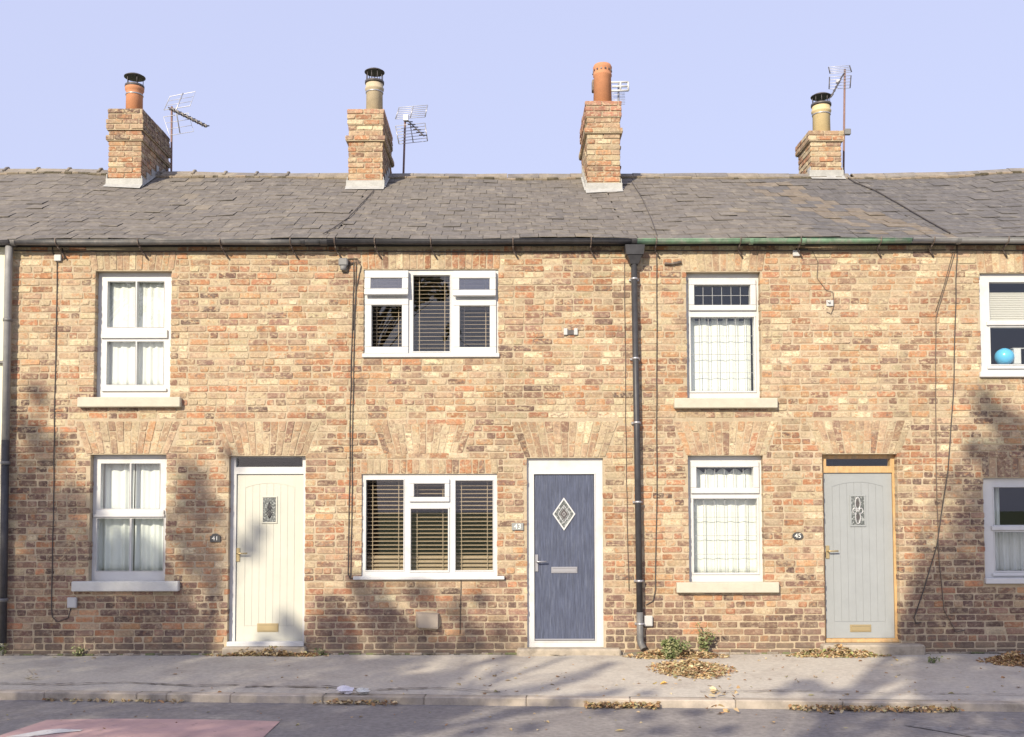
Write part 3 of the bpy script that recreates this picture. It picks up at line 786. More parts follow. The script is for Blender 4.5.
m = MB(); r = rectP(362,353.2,499.5,357.2,-.03); m.box(r[0],r[1],-.03,Yb-.002,r[2],r[3],bev=.006); part(m,'sill',M['upvc'],HO['B'])
# open top vents of the upper blinds window, casements of both windows
for q in (gBu[1], gBu[4]): m = MB(); m.ring(q, .075, Yb-.022, Yb-.0015, bev=.008); part(m, 'casement', M['upvc'], wBu)
m = MB(); m.ring(gBl[1], .055, Yb-.024, Yb-.0015, bev=.008); part(m, 'casement', M['upvc'], wBl)
m = MB(); m.ring(gBl[2], .018, Yb-.012, Yb-.0015, bev=.006); part(m, 'casement', M['upvc'], wBl)
for q in (gBu[0], gBu[3]):
    x0,x1,z0,z1 = q[0]-.072,q[1]+.072,q[2]-.10,q[3]+.06
    ang = rad(8); hz = z1; hy = Yb-.004
    ay = Vector((0,math.cos(ang),-math.sin(ang)))   # depth axis after opening
    az = Vector((0,math.sin(ang),math.cos(ang)))    # up axis: the bottom swings outwards
    def bx(mb, a, b, c, d, y0, y1, bev=.006):
        cz = (c+d)/2-hz; cc = Vector(((a+b)/2, hy, hz))+az*cz+ay*((y0+y1)/2)
        mb.obox(cc, (1,0,0), ay, az, ((b-a)/2, (y1-y0)/2, (d-c)/2), bev=bev)
    m = MB(); gz0, gz1 = q[2]-.03, q[3]-.03
    bx(m,x0,x1,gz1+.0005,z1,-.045,-.002); bx(m,x0,x1,z0,gz0-.0005,-.045,-.002); bx(m,x0,q[0]-.0004,gz0,gz1,-.0445,-.003); bx(m,q[1]+.0004,x1,gz0,gz1,-.0445,-.003)
    part(m, 'vent_sash', M['upvc'], wBu)
    m = MB(); bx(m,q[0],q[1],gz0,gz1,-.026,-.020,0); part(m, 'pane', M['vent_pane'], wBu)
wCu, gCu = window('C','C_up',Y,[(694,285.3,750,305.3),(690.8,317.3,754.3,391)], beads=[], leading=[(0,6,2),(1,7,4)])
wCl, gCl = window('C','C_lo',Y,[(696.2,467.3,753,487.8),(693.6,498.7,757.3,572.8)], leading=[(0,6,1),(1,6,4)])
for wv_, gg in ((wCu,gCu),(wCl,gCl)):
    m = MB(); m.ring(gg[0], .065, Y-.026, Y-.0015, bev=.012); part(m, 'casement', M['upvc'], wv_)
    m = MB(); m.ring(gg[1], .02, Y-.012, Y-.0015, bev=.006); part(m, 'casement', M['upvc'], wv_)
sill('C', (674.5,398,778,408)); sill('C', (677,582.5,779.5,593))
wDu, gDu = window('D','D_up',Yb+.02,[(989.3,282.3,1046,320.5),(990.5,327.5,1046,364.3)], beads=[(986,321.5,1050,325.5),(987,366,1050,369)])
wDl, gDl = window('D','D_lo',Yb+.02,[(994,487.3,1051,525),(995,532,1051.5,571)], beads=[(991,526,1054,530.3),(992,573,1054,576)])
m = MB(); r = rectP(980.5,371.5,1058,377,-.04); m.box(r[0],r[1],-.045,.035,r[2],r[3],bev=.006); part(m,'sill',M['upvc'],HO['D'])
m = MB(); r = rectP(986,578,1062,583.8,-.04); m.box(r[0],r[1],-.045,.035,r[2],r[3],bev=.006); part(m,'sill',M['upvc'],HO['D'])

# ------------------------------------------------------------------ curtains and blinds (hang behind the glass)
def cloth(m, x0, x1, z0, z1, Y, amp=.018, per=.085, top=None, gather=0.0, mi=0):
    n = max(8, int((x1-x0)/.006)); rws = 10; ph = R.uniform(0, 6); vs = []
    fr = [R.uniform(.8,1.25) for _ in range(4)]
    for side in (0, 1):
        for j in range(rws+1):
            t = j/rws
            for i in range(n+1):
                u = i/n; x = x0+(x1-x0)*u
                zt = z1 if top is None else z1-top(u)
                z = z0+(zt-z0)*t
                y = Y+amp*(math.sin(x/per*6.28*fr[0]+ph+.5*math.sin(t*2+x*3))+.45*math.sin(x/per*6.28*1.7*fr[1]+ph*2+t*.8))*(.75+.35*(1-t))
                vs.append((x+.01*gather*math.sin(t*3+u*9), y+side*.0015, z))
    q = (rws+1)*(n+1); fs = []
    for j in range(rws):
        for i in range(n):
            a = j*(n+1)+i; fs.append((a,a+1,a+n+2,a+n+1)); fs.append((q+a,q+a+n+1,q+a+n+2,q+a+1))
    for i in range(n): a = i; fs.append((a,q+a,q+a+1,a+1)); a = rws*(n+1)+i; fs.append((a,a+1,q+a+1,q+a))
    m.add(vs, fs, (1,1,1), mi, True)
def curtain(name, g0, g1, material, label, panels=1, amp=.018, per=.085, top=None, gap=0.0, Yc=.26, cat='curtain', over=.09, grp='curtains hung behind the windows'):
    x0 = g0[0]-over; x1 = g1[1]+over; z0 = g1[2]-.04 if g1[2] < g0[2] else g0[2]-.04; z1 = max(g0[3], g1[3])+.04
    o = thing(name, ((x0+x1)/2, Yc, z0), label, cat, grp)
    m = MB(); m.tube([(x0,Yc,z1+.012),(x1,Yc,z1+.012)], .008, 6); part(m, 'curtain_rail', M['steel'], o)
    for i in range(panels):
        a = x0+(x1-x0)*i/panels+(gap/2 if i else 0); b = x0+(x1-x0)*(i+1)/panels-(gap/2 if i < panels-1 else 0)
        m = MB(); cloth(m, a, b, z0, z1, Yc, amp, per, top); part(m, 'panel', material, o)
    return o
curtain('net_curtain', gAu[2], gAu[1], M['net'], 'white net curtain filling the upper sash window above the cream sills on the left', 2, gap=.0, Yc=.17, amp=.010, per=.11)
curtain('net_curtain', gAl[2], gAl[3][:3]+(gAl[1][3],), M['drape'], 'pale grey net curtain in two halves in the sash window left of the cream door', 2, gap=.012, Yc=.21, amp=.014, per=.12)
def tabtop(u): return .05*abs(math.sin(u*math.pi*3.5))**.5*0 + (.06 if (u*5.5) % 1 > .45 else .0)
curtain('cafe_curtain', gCu[1], gCu[1], M['net'], 'white tab topped curtain hanging below the leaded fanlight of the upper window', 1, top=tabtop, amp=.008, per=.17, Yc=.2, over=-.012)
curtain('net_curtain', gCl[1], (gCl[1][0],gCl[1][1],gCl[1][2],gCl[0][3]-.05), M['net'], 'cream white net curtain with a scalloped heading in the lower leaded window', 1, top=lambda u: .05*(1-abs(math.sin(u*math.pi*5))), amp=.008, per=.16, Yc=.2, over=.01)
# right edge house: drape on the left of the lower window and lace across its bottom
q = gDl[0]; q2 = gDl[1]
o = thing('lace_curtain', ((q[0]+q[1])/2,.2,q2[2]), 'short white lace curtain across the bottom of the lower window at the right edge', 'curtain', 'curtains hung behind the windows')
m = MB(); cloth(m, q[0]-.02, q[1]+.02, q2[2]-.03, q2[3]+.02, .2, .012, .05); part(m, 'panel', M['lace'], o)
m = MB(); m.tube([(q[0]-.03,.2,q2[3]+.025),(q[1]+.03,.2,q2[3]+.025)], .006, 6); part(m, 'curtain_rail', M['steel'], o)
o = thing('side_curtain', (q[0]+.1,.3,q2[2]), 'white curtain drawn aside at the left of the lower window at the right edge', 'curtain', 'curtains hung behind the windows')
m = MB(); cloth(m, q[0]-.06, q[0]+.19, q2[2]-.03, q[3]+.04, .3, .02, .07); part(m, 'panel', M['drape'], o)
m = MB(); m.tube([(q[0]-.06,.3,q[3]+.05),(q[1]+.03,.3,q[3]+.05)], .008, 6); part(m, 'curtain_rail', M['steel'], o)
# pleated blind, balloon and box in the upper right window
q = gDu[0]
o = thing('pleated_blind', ((q[0]+q[1])/2,.16,q[2]), 'pale pleated blind half way down the upper window at the right edge', 'blind')
m = MB(); zt = q[3]-.10; n = 15; step = (zt-q[2]+.05)/n
for i in range(n): m.obox(((q[0]+q[1])/2,.16,q[2]-.04+step*(i+.5)), (1,0,0),(0,.8,.6),(0,-.6,.8), ((q[1]-q[0])/2-.0,.012,.004))
m.box(q[0],q[1],.155,.16,q[2]-.04,zt); part(m, 'cloth', M['pleated'], o)
m = MB(); m.box(q[0]-.02,q[1]+.02,.14,.18,q[2]-.065,q[2]-.045, bev=.004); part(m, 'bottom_rail', M['upvc'], o)
q = gDu[1]; c = P(1004.3,356.8,.2); r = 9.2*(11.7/F)
m = MB()
prof = [(r*math.sin(t)*(1 if t < 2.4 else 1-.05), -r*math.cos(t)*.95) for t in [i*math.pi/14 for i in range(1,15)]]
m.lathe((c[0],.2,c[1]), [(.008,-r*.95-.018),(.012,-r*.95-.005)]+prof, 24)
tag(m.build('balloon', M['balloon'], None), 'small pale blue balloon on the inner ledge of the upper window at the right edge', 'balloon')
m = MB(); b0 = rectP(1013,349,1020,364.3,.2); m.box(b0[0],b0[1],.17,.27,b0[2],b0[3], bev=.004); m.box(b0[0]-.01,b0[1]+.06,.18,.26,b0[3]+.001,b0[3]+.01, bev=.002)
tag(m.build('white_box', M['upvc'], None), 'narrow white box standing beside the blue balloon in the window', 'box')
for kk, (qq) in (('D_up', gDu[1]),):
    m = MB(); m.box(qq[0]-.1, qq[1]+.1, .13, .34, qq[2]-.07, qq[2]-.02, bev=.005); part(m, 'window_board', M['upvc'], HO['D'])

def blind(gl, label, px_step, closed=0, xin=.012, Yc=.135):
    x0, x1 = gl[0]-.035, gl[1]+.035; z0, z1 = gl[2]-.02, gl[3]+.035
    o = thing('venetian_blind', ((x0+x1)/2,Yc,z0), label, 'blind', 'wooden venetian blinds in the wide windows')
    st = px_step/88.; m = MB(); z = z0+.03; i = 0
    while z < z1-.03:
        a = rad(38) if i < closed else rad(R.uniform(7,11))
        hw = .027
        m.obox(((x0+x1)/2+R.uniform(-.002,.002),Yc,z), (1,R.uniform(-.002,.002),R.uniform(-.002,.002)), (0,math.cos(a),math.sin(a)), (0,-math.sin(a),math.cos(a)), ((x1-x0)/2-xin,hw,.0022))
        z += st; i += 1
    part(m, 'slats', M['slat'], o)
    m = MB(); m.box(x0,x1,Yc-.025,Yc+.025,z1-.02,z1+.02,bev=.004); part(m, 'headrail', M['slat'], o)
    for u in (.2,.8):
        m = MB(); xx = x0+(x1-x0)*u; m.box(xx-.0035,xx+.0035,Yc-.026,Yc-.0245,z0,z1-.02); part(m, 'ladder_tape', M['slat'], o)
    return o
blind((gBu[1][0],gBu[1][1],gBu[1][2],gBu[0][3]), 'wooden slat blind behind the left light of the upper wide window', 4.0)
blind(gBu[2], 'wooden slat blind behind the tall middle light of the upper wide window', 3.95)
blind((gBu[4][0],gBu[4][1],gBu[4][2],gBu[3][3]), 'wooden slat blind behind the right light of the upper wide window', 4.0)
blind(gBl[0], 'wooden slat blind behind the left light of the lower wide window', 4.0, 4)
blind((gBl[2][0],gBl[2][1],gBl[2][2],gBl[1][3]), 'wooden slat blind behind the middle light of the lower wide window', 4.0, 4)
blind(gBl[3], 'wooden slat blind behind the right light of the lower wide window', 4.0, 4)

# ------------------------------------------------------------------ doors
def plank_leaf(m, r, Y, groove_n=7, arch_h=.05):
    """leaf with a recessed field of tongue and groove boards under a shallow arch"""
    x0,x1,z0,z1 = r; w = x1-x0
    fx0, fx1 = x0+w*.13, x1-w*.13; fz0, fz1 = z0+w*.24, z1-w*.20
    m.box(x0,x1,Y+.0048,Y+.045,z0,z1)
    gw = .0026
    # border rails proud of the groove plane
    pl = []
    N = 12
    archz = lambda x: fz1+arch_h*(1-((x-(fx0+fx1)/2)/((fx1-fx0)/2))**2)
    m.box(x0,fx0-gw,Y,Y+.0045,z0,z1,bev=.002); m.box(fx1+gw,x1,Y,Y+.0045,z0,z1,bev=.002)
    m.box(fx0-gw+.0002,fx1+gw-.0002,Y+.0002,Y+.0045,z0+.0002,fz0-gw,bev=.002)
    top = [(fx0-gw,z1-.0002),(fx0-gw,archz(fx0)+gw)]+[(fx0+(fx1-fx0)*i/N, archz(fx0+(fx1-fx0)*i/N)+gw) for i in range(N+1)]+[(fx1+gw,archz(fx1)+gw),(fx1+gw,z1-.0002)]
    m.prism(top, Y+.0004, Y+.0045)
    for i in range(groove_n):
        a = fx0+(fx1-fx0)*i/groove_n+gw/2; b = fx0+(fx1-fx0)*(i+1)/groove_n-gw/2
        m.prism([(a,fz0),(b,fz0),(b,archz(b)-gw/2),((a+b)/2,archz((a+b)/2)-gw/2),(a,archz(a)-gw/2)], Y+.0008, Y+.0045)
def lever(k_parent, px, py, Y, plate, material, direction=1):
    m = MB(); r = rectP(*plate, Y); m.box(r[0],r[1],Y-.012,Y-.0005,r[2],r[3],bev=.004)
    x, z = P(px, py, Y); m.tube([(x,Y-.008,z),(x,Y-.05,z),(x+.012*direction,Y-.055,z),(x+.11*direction,Y-.052,z+.002)], .009, 8)
    m.lathe((x,Y-.004,z-.075), [(.004,0),(.004,.012)], 8)
    part(m, 'handle', material, k_parent)
def letterbox(parent, px, Y, material):
    r = rectP(*px, Y); m = MB(); m.box(r[0],r[1],Y-.008,Y-.0005,r[2],r[3],bev=.004)
    q = insetrect(r, .012); m.box(q[0],q[1],Y-.014,Y-.0085,q[2],q[3],bev=.003); m.box(q[0]+.004,q[1]-.004,Y-.0147,Y-.0135,q[3]-.006,q[3]-.003,(1,1,1),1)
    part(m, 'letterbox', [material, M['cowl']], parent)

# --- house A cream door
Yd = TH-.01
o = OP['A_door']; m = MB()
lf = rectP(237,474.5,303.3,641.5,Yd+.02); tg = rectP(236.5,457.5,303,467,Yd)
zb_ = lf[2]
m.holes((o[0]+.001,o[1]-.001,.03,o[3]-.001), [(lf[0]-.004,lf[1]+.004,lf[2]-.004,lf[3]+.004), tg], Yd-.02, Yd+.07)
dfr = part(m, 'door_frame', M['upvc'], HO['A'])
m = MB(); r = rectP(228,641.8,304,646.5,-.02); m.box(o[0]+.002,o[1]-.002,-.03,Yd-.022,r[2],r[3],bev=.005); part(m, 'threshold', M['upvc'], dfr)
m = MB(); m.box(tg[0],tg[1],Yd+.02,Yd+.026,tg[2],tg[3]); part(m, 'pane', M['pane'], dfr)
m = MB(); plank_leaf(m, lf, Yd); dA = part(m, 'door', M['cream_door'], HO['A'])
gq = rectP(263.2,497.5,276,522,Yd); m = MB(); m.ring(gq,.016,Yd-.010,Yd-.0005,bev=.004); part(m,'glass_surround',M['cream_door'],dA)
m = MB(); m.box(gq[0],gq[1],Yd-.005,Yd-.001,gq[2],gq[3]); part(m,'glass_panel',M['obscure'],dA)
cx = (gq[0]+gq[1])/2; cz = (gq[2]+gq[3])/2; m = MB()
for s_ in (-1,1):
    m.tube([(cx,Yd-.008,cz-.10),(cx+s_*.035,Yd-.008,cz-.03),(cx-s_*.02,Yd-.008,cz+.03),(cx,Yd-.008,cz+.09)], .0045, 5)
m.prism([(cx,cz+.07),(cx-.03,cz+.02),(cx,cz-.005),(cx+.03,cz+.02)], Yd-.009, Yd-.006)
m.prism([(cx,cz-.09),(cx-.02,cz-.03),(cx,cz-.01),(cx+.02,cz-.03)], Yd-.009, Yd-.006)
part(m,'leading',M['blackmetal'],dA)
lever(dA, 238.6, 553.3, Yd, (236.6,548,240,561.5), M['brass'])
letterbox(dA, (257.3,623.3,278.5,631.8), Yd, M['brass'])
m = MB(); m.box(o[0]-.03,o[1]+.03,-.10,.10,-.1,r[2]-.001,bev=.015); part(m,'step',M['concrete'],HO['A'])

# --- house B blue door
o = OP['B_door']; Yd = .06; m = MB()
lf = rectP(534.5,474.5,594.3,640.5,Yd)
zt_ = P(560,646.8,Yd)[1]
m.holes((o[0]+.001,o[1]-.001,zt_,o[3]-.001), [(lf[0]-.003,lf[1]+.003,lf[2]-.003,lf[3]+.003)], Yd-.015, Yd+.07)
r = (lf[0]-.003,lf[1]+.003,lf[2]-.003,lf[3]+.003); m.ring(r,.012,Yd-.022,Yd-.016,bev=.002)
dfr = part(m, 'door_frame', M['upvc'], HO['B'])
m = MB(); m.box(lf[0],lf[1],Yd,Yd+.045,lf[2],lf[3],bev=.003)
dB = part(m, 'door', M['blue_door'], HO['B'])
m = MB(); m.box(lf[0]+.002,lf[1]-.002,Yd-.022,Yd-.0005,lf[2]+.002,lf[2]+.022,bev=.004); part(m,'weather_bar',M['steel'],dB)
cx, cz = P(563.9,514,Yd); hw, hh = 11.2/88*1.02, 16.2/88*1.02
def diamond(m, a, b, wd, y0, y1, mi=0):
    for (p, q) in (((-a,0),(0,b)),((0,b),(a,0)),((a,0),(0,-b)),((0,-b),(-a,0))):
        f = 1-wd/a
        m.prism([(cx+p[0],cz+p[1]),(cx+q[0],cz+q[1]),(cx+q[0]*f,cz+q[1]*f),(cx+p[0]*f,cz+p[1]*f)][::-1], y0, y1, (1,1,1), mi)
m = MB(); diamond(m, hw, hh, .018, Yd-.014, Yd-.0005); part(m,'glass_surround',M['upvc'],dB)
m = MB(); a, b = hw-.019, (hw-.019)*hh/hw; m.prism([(cx-a,cz),(cx,cz-b),(cx+a,cz),(cx,cz+b)], Yd-.006, Yd-.001); part(m,'glass_panel',M['obscure'],dB)
m = MB(); diamond(m, .072, .072*hh/hw, .006, Yd-.009, Yd-.0065); diamond(m, .048, .048*hh/hw, .006, Yd-.009, Yd-.0065)
for s_ in (-1,1):
    for t_ in (-1,1): m.tube([(cx+s_*.036,Yd-.008,cz+t_*.05),(cx+s_*.055,Yd-.008,cz+t_*.078)], .003, 5)
part(m,'leading',M['alu'],dB)
m = MB(); m.prism([(cx-.046,cz),(cx,cz-.066),(cx+.046,cz),(cx,cz+.066)], Yd-.0098, Yd-.0063); diamond(m, .018, .026, .004, Yd-.0118, Yd-.0100, 1)
part(m,'dark_centre',[M['cowl'],M['alu']],dB)
lever(dB, 536.5, 561.5, Yd, (535.2,554.5,538.2,571.5), M['steel'])
letterbox(dB, (551.3,566.8,577.3,573), Yd, M['steel'])
m = MB(); m.box(o[0]-.12,o[1]+.18,-.13,.12,-.1,zt_-.001,bev=.02); part(m,'step',M['concrete'],HO['B'])

# --- house C grey door
o = OP['C_door']; Yd = TH+.0; m = MB()
lf = rectP(824.5,473,893,638,Yd); tg = rectP(825.5,458.8,889.5,466.2,Yd)
zt_ = P(860,642.5,Yd)[1]
lf = (max(lf[0], o[0]+.012), lf[1], lf[2], lf[3]); tg = (max(tg[0], o[0]+.02),)+tg[1:]
m.holes((o[0]+.001,o[1]-.001,zt_,o[3]-.001), [(lf[0]-.003,lf[1]+.003,lf[2]-.003,lf[3]+.003), tg], Yd-.02, Yd+.07)
dfr = part(m, 'door_frame', M['timber'], HO['C'])
m = MB(); m.box(lf[0]-.03,lf[1]+.04,Yd-.05,Yd-.021,lf[2]-.045,lf[2]-.012,bev=.006); part(m,'weather_bar',M['timber'],dfr)
m = MB(); m.box(tg[0],tg[1],Yd+.01,Yd+.016,tg[2],tg[3]); part(m,'pane',M['pane'],dfr)
m = MB(); plank_leaf(m, lf, Yd); dC = part(m,'door',M['grey_door'],HO['C'])
gq = rectP(851.3,496.5,864,525,Yd); m = MB(); m.ring(gq,.018,Yd-.010,Yd-.0005,bev=.004); part(m,'glass_surround',M['grey_door'],dC)
m = MB(); m.box(gq[0],gq[1],Yd-.005,Yd-.001,gq[2],gq[3]); part(m,'glass_panel',M['obscure'],dC)
cx = (gq[0]+gq[1])/2; cz = (gq[2]+gq[3])/2; m = MB()
def loop(m, c, a, b, n=14, r=.0045):
    m.tube([(c[0]+a*math.cos(2*math.pi*i/n), Yd-.008, c[1]+b*math.sin(2*math.pi*i/n)) for i in range(n+1)], r, 5, caps=False)
loop(m,(cx,cz+.085),.028,.07); loop(m,(cx,cz-.075),.028,.075); loop(m,(cx-.035,cz),.022,.03); loop(m,(cx+.035,cz),.022,.03)
part(m,'leading',M['alu'],dC)
m = MB(); m.prism([(cx,cz+.14),(cx-.02,cz+.085),(cx,cz+.03),(cx+.02,cz+.085)],Yd-.0065,Yd-.0055); m.prism([(cx,cz-.02),(cx-.02,cz-.075),(cx,cz-.135),(cx+.02,cz-.075)],Yd-.0065,Yd-.0055)
part(m,'dark_centre',M['cowl'],dC)
lever(dC, 827.3, 551, Yd, (825.6,545.5,829.2,558.5), M['brass'])
letterbox(dC, (850,624.5,871,631.8), Yd, M['brass'])
m = MB(); m.box(o[0]-.06,o[1]+.22,-.15,.15,-.1,P(860,644.5,-.1)[1],bev=.018); part(m,'step',M['concrete'],HO['C'])

# ------------------------------------------------------------------ house numbers
def digits(txt, cx, cz, Y, size, parent, material, sx=1.0):
    cu = bpy.data.curves.new('digits', 'FONT'); cu.body = txt; cu.size = size; cu.extrude = .0015; cu.align_x = 'CENTER'; cu.align_y = 'CENTER'
    tmp = bpy.data.objects.new('tmp', cu); COL.objects.link(tmp)
    dg = bpy.context.evaluated_depsgraph_get(); me = bpy.data.meshes.new_from_object(tmp.evaluated_get(dg))
    bpy.data.objects.remove(tmp); bpy.data.curves.remove(cu)
    me.transform(Matrix.Translation((cx,Y,cz)) @ Matrix.Rotation(rad(90),4,'X') @ Matrix.Scale(sx,4,(1,0,0)))
    me.transform(Matrix.Translation(-parent.location)); me.materials.clear(); me.materials.append(material)
    ob = bpy.data.objects.new('digits', me); COL.objects.link(ob); ob.parent = parent; return ob
r = rectP(210,534,220.3,542,-.02); cx = (r[0]+r[1])/2; cz = (r[2]+r[3])/2
o = thing('house_number_plaque', (cx,-.01,r[2]), 'small dark arched house number plaque left of the cream door', 'sign', 'house number plaques')
m = MB(); w_ = (r[1]-r[0])/2; m.prism([(cx-w_,r[2]),(cx+w_,r[2]),(cx+w_,r[3]-.02)]+[(cx+w_*.75*math.cos(t),r[3]-.022+.028*math.sin(t)) for t in [i*math.pi/8 for i in range(9)]]+[(cx-w_,r[3]-.02)], -.022, -.007)
part(m,'plate',M['plaque'],o); digits('41', cx, cz-.006, -.0235, .066, o, M['digit'], 1.15)
r = rectP(511.8,523,523.5,530.3,-.02); cx = (r[0]+r[1])/2; cz = (r[2]+r[3])/2
o = thing('house_number_plaque', (cx,-.01,r[2]), 'grey rectangular plaque reading 43 left of the blue door', 'sign', 'house number plaques')
m = MB(); m.box(r[0],r[1],-.022,-.007,r[2],r[3],bev=.003); part(m,'plate',M['greyplaque'],o); digits('43', cx, cz, -.0235, .082, o, M['digit'], 1.05)
r = rectP(792.5,532.3,803.3,539.5,-.02); cx = (r[0]+r[1])/2; cz = (r[2]+r[3])/2
o = thing('house_number_plaque', (cx,-.01,r[2]), 'dark oval plaque reading 45 left of the pale grey door', 'sign', 'house number plaques')
m = MB(); m.prism([(cx+(r[1]-r[0])/2*math.cos(t),cz+(r[3]-r[2])/2*math.sin(t)) for t in [i*math.pi/10 for i in range(20)]], -.022, -.007)
part(m,'plate',M['plaque'],o); digits('45', cx, cz, -.0235, .07, o, M['digit'], 1.1)

# ------------------------------------------------------------------ gutters, downpipes, cables
def gutter(k, px0, px1, material, py=241.3, r=.045, x_over=None):
    Yg = -.138
    a = P(px0, py, Yg)[0]; b = P(px1, py, Yg)[0]
    if x_over: b = x_over
    m = MB(); n = 10; vs = []
    zc = lambda x: ZE-.045
    segs = 6
    for i in range(segs+1):
        x = a+(b-a)*i/segs; z = zc(x)+.004*math.sin(x*3)
        for rr in (r, r-.006):
            for j in range(n+1):
                t = math.pi+math.pi*j/n; vs.append((x, Yg+rr*math.cos(t), z+rr*math.sin(t)+.02))
    q = 2*(n+1); fs = []
    for i in range(segs):
        for j in range(n):
            p = i*q+j; fs.append((p,p+1,p+q+1,p+q)); p2 = p+n+1; fs.append((p2,p2+q,p2+q+1,p2+1))
        p = i*q; fs.append((p,p+q,p+q+n+1,p+n+1)); p = i*q+n; fs.append((p,p+n+1,p+q+n+1,p+q))
    for i in (0, segs):
        for j in range(n): p = i*q+j; fs.append((p,p+1,p+n+2,p+n+1))
    m.add(vs, fs, (1,1,1), 0, True)
    # outer bead and joint collars
    m.tube([(a,Yg-r,ZE-.024),(b,Yg-r,ZE-.024)], .006, 6)
    o = part(m, 'gutter', material, HO[k]); return o, Yg
def collar(o, px, material, Yg=-.138, w=.045, r=.051):
    x = P(px, 241, Yg)[0]; m = MB(); n = 10
    for j in range(n):
        t0 = math.pi+math.pi*j/n; t1 = math.pi+math.pi*(j+1)/n
        c = Vector((x, Yg+r*math.cos((t0+t1)/2), ZE-.025+r*math.sin((t0+t1)/2))); tt = Vector((0,-math.sin((t0+t1)/2),math.cos((t0+t1)/2))); nn = Vector((0,math.cos((t0+t1)/2),math.sin((t0+t1)/2)))
        m.obox(c, (1,0,0), tt, nn, (w/2, r*math.pi/n/2*1.08, .004))
    return part(m, 'joint_collar', material, o)
def gbracket(o, px, slope=1):
    Yg = -.138; x = P(px, 244, Yg)[0]; m = MB(); r = .053; n = 8
    pts = [(x, Yg+r*math.cos(t), ZE-.025+r*math.sin(t)) for t in [math.pi+math.pi*j/n for j in range(n+1)]]
    m.tube([(x,Yg-r,ZE-.005)]+pts, .007, 5)
    m.tube([(x,Yg+.02,ZE-.085),(x,-.05,ZE-.10),(x+.01,-.03,ZE-.13),(x+.055*slope,-.02,ZE-.20)], .0105, 5)
    part(m, 'bracket', M['rust'], o)
gN, _ = gutter('N', -300, 10, M['greymetal'])
gA, _ = gutter('A', 11, 322, M['greymetal']); [gbracket(gA, p) for p in (57,139,221,291)]; collar(gA, 14, M['greymetal']); collar(gA, 303, M['blackmetal'])
gB, _ = gutter('B', 323, 636, M['blackmetal']); [gbracket(gB, p) for p in (335,375,431,513,591)]; collar(gB, 324, M['blackmetal'], w=.08); collar(gB, 634, M['blackmetal'], w=.06)
gC, _ = gutter('C', 637, 911, M['green']); [gbracket(gC, p) for p in (656,740,800,880)]; [collar(gC, p, M['green']) for p in (751,803)]
gD, _ = gutter('D', 912, 1100, M['greygutter'], x_over=XD); [gbracket(gD, p) for p in (933,1007)]; collar(gD, 958, M['greymetal'])
m = MB()
m.box(XL, XD, -.035, -.022, WALLTOP-.10, WALLTOP-.07)      # soffit strip under the eaves
# downpipe from the hopper
def pipe(k, pts, r, material, name='downpipe'):
    m = MB(); m.tube(pts, r, 12); return part(m, name, material, HO[k])
Yp = -.075
def pp(px, py, Y=Yp): x, z = P(px, py, Y); return (x, Y, z)
dp = pipe('B', [pp(634,262), pp(637.2,450), pp(639.7,612)], .036, M['blackmetal'])
m = MB(); m.tube([pp(639.7,612), pp(640.1,637), pp(640.6,643), pp(644,649.5,-.13)], .038, 12); part(m,'pipe_shoe',M['greymetal'],dp)
m = MB(); a = pp(634,246.5); b = pp(634,256); c = pp(634,264.5)
def frust(m, z0, z1, w0, w1, d0, d1, x):
    vs = []
    for z, w, d in ((z0,w0,d0),(z1,w1,d1)): vs += [(x-w,-.012-2*d,z),(x+w,-.012-2*d,z),(x+w,-.012,z),(x-w,-.012,z)]
    m.add(vs, [(3,2,1,0),(4,5,6,7),(0,1,5,4),(1,2,6,5),(2,3,7,6),(3,0,4,7)])
frust(m, c[2], b[2], .045, .085, .05, .07, a[0]); frust(m, b[2]+.0005, a[2], .098, .112, .075, .08, a[0]); m.tube([(a[0],-.11,a[2]-.005),(a[0],-.12,a[2]+.06)], .035, 10)
part(m,'hopper',M['blackmetal'],dp)
for py in (279,358.5,422.7,502,581,624):
    px = 634+(640-634)*(py-262)/350; q = pp(px,py); m = MB(); m.lathe((q[0],q[1],q[2]-.012), [(.037,0),(.044,.003),(.044,.022),(.037,.025)], 14); m.box(q[0]-.055,q[0]+.055,-.03,-.008,q[2]-.012,q[2]+.012); part(m,'pipe_clip',M['steel'],dp)
# left downpipe on the boundary
Yp2 = -.08
dq = pipe('A', [pp(9.3,246,-.1), pp(8.6,262,Yp2), pp(5.5,440,Yp2)], .042, M['greygutter'])
m = MB(); m.tube([pp(5.5,440,Yp2), pp(2.5,643,Yp2)], .043, 12); part(m,'lower_pipe',M['blackmetal'],dq)
for py in (320,463,600):
    q = pp(9-6.5*(py-246)/397,py,Yp2); m = MB(); m.lathe((q[0],q[1],q[2]-.02), [(.044,0),(.052,.004),(.052,.036),(.044,.04)], 14); part(m,'pipe_clip',M['greymetal'],dq)
# a branch pipe on the rendered wall
m = MB(); x, z = P(-3,362,-.05); m.box(x-.1,x+.15,-.06,-.02,z-.015,z+.015,bev=.004); part(m,'wall_pipe',M['greymetal'],HO['N'])

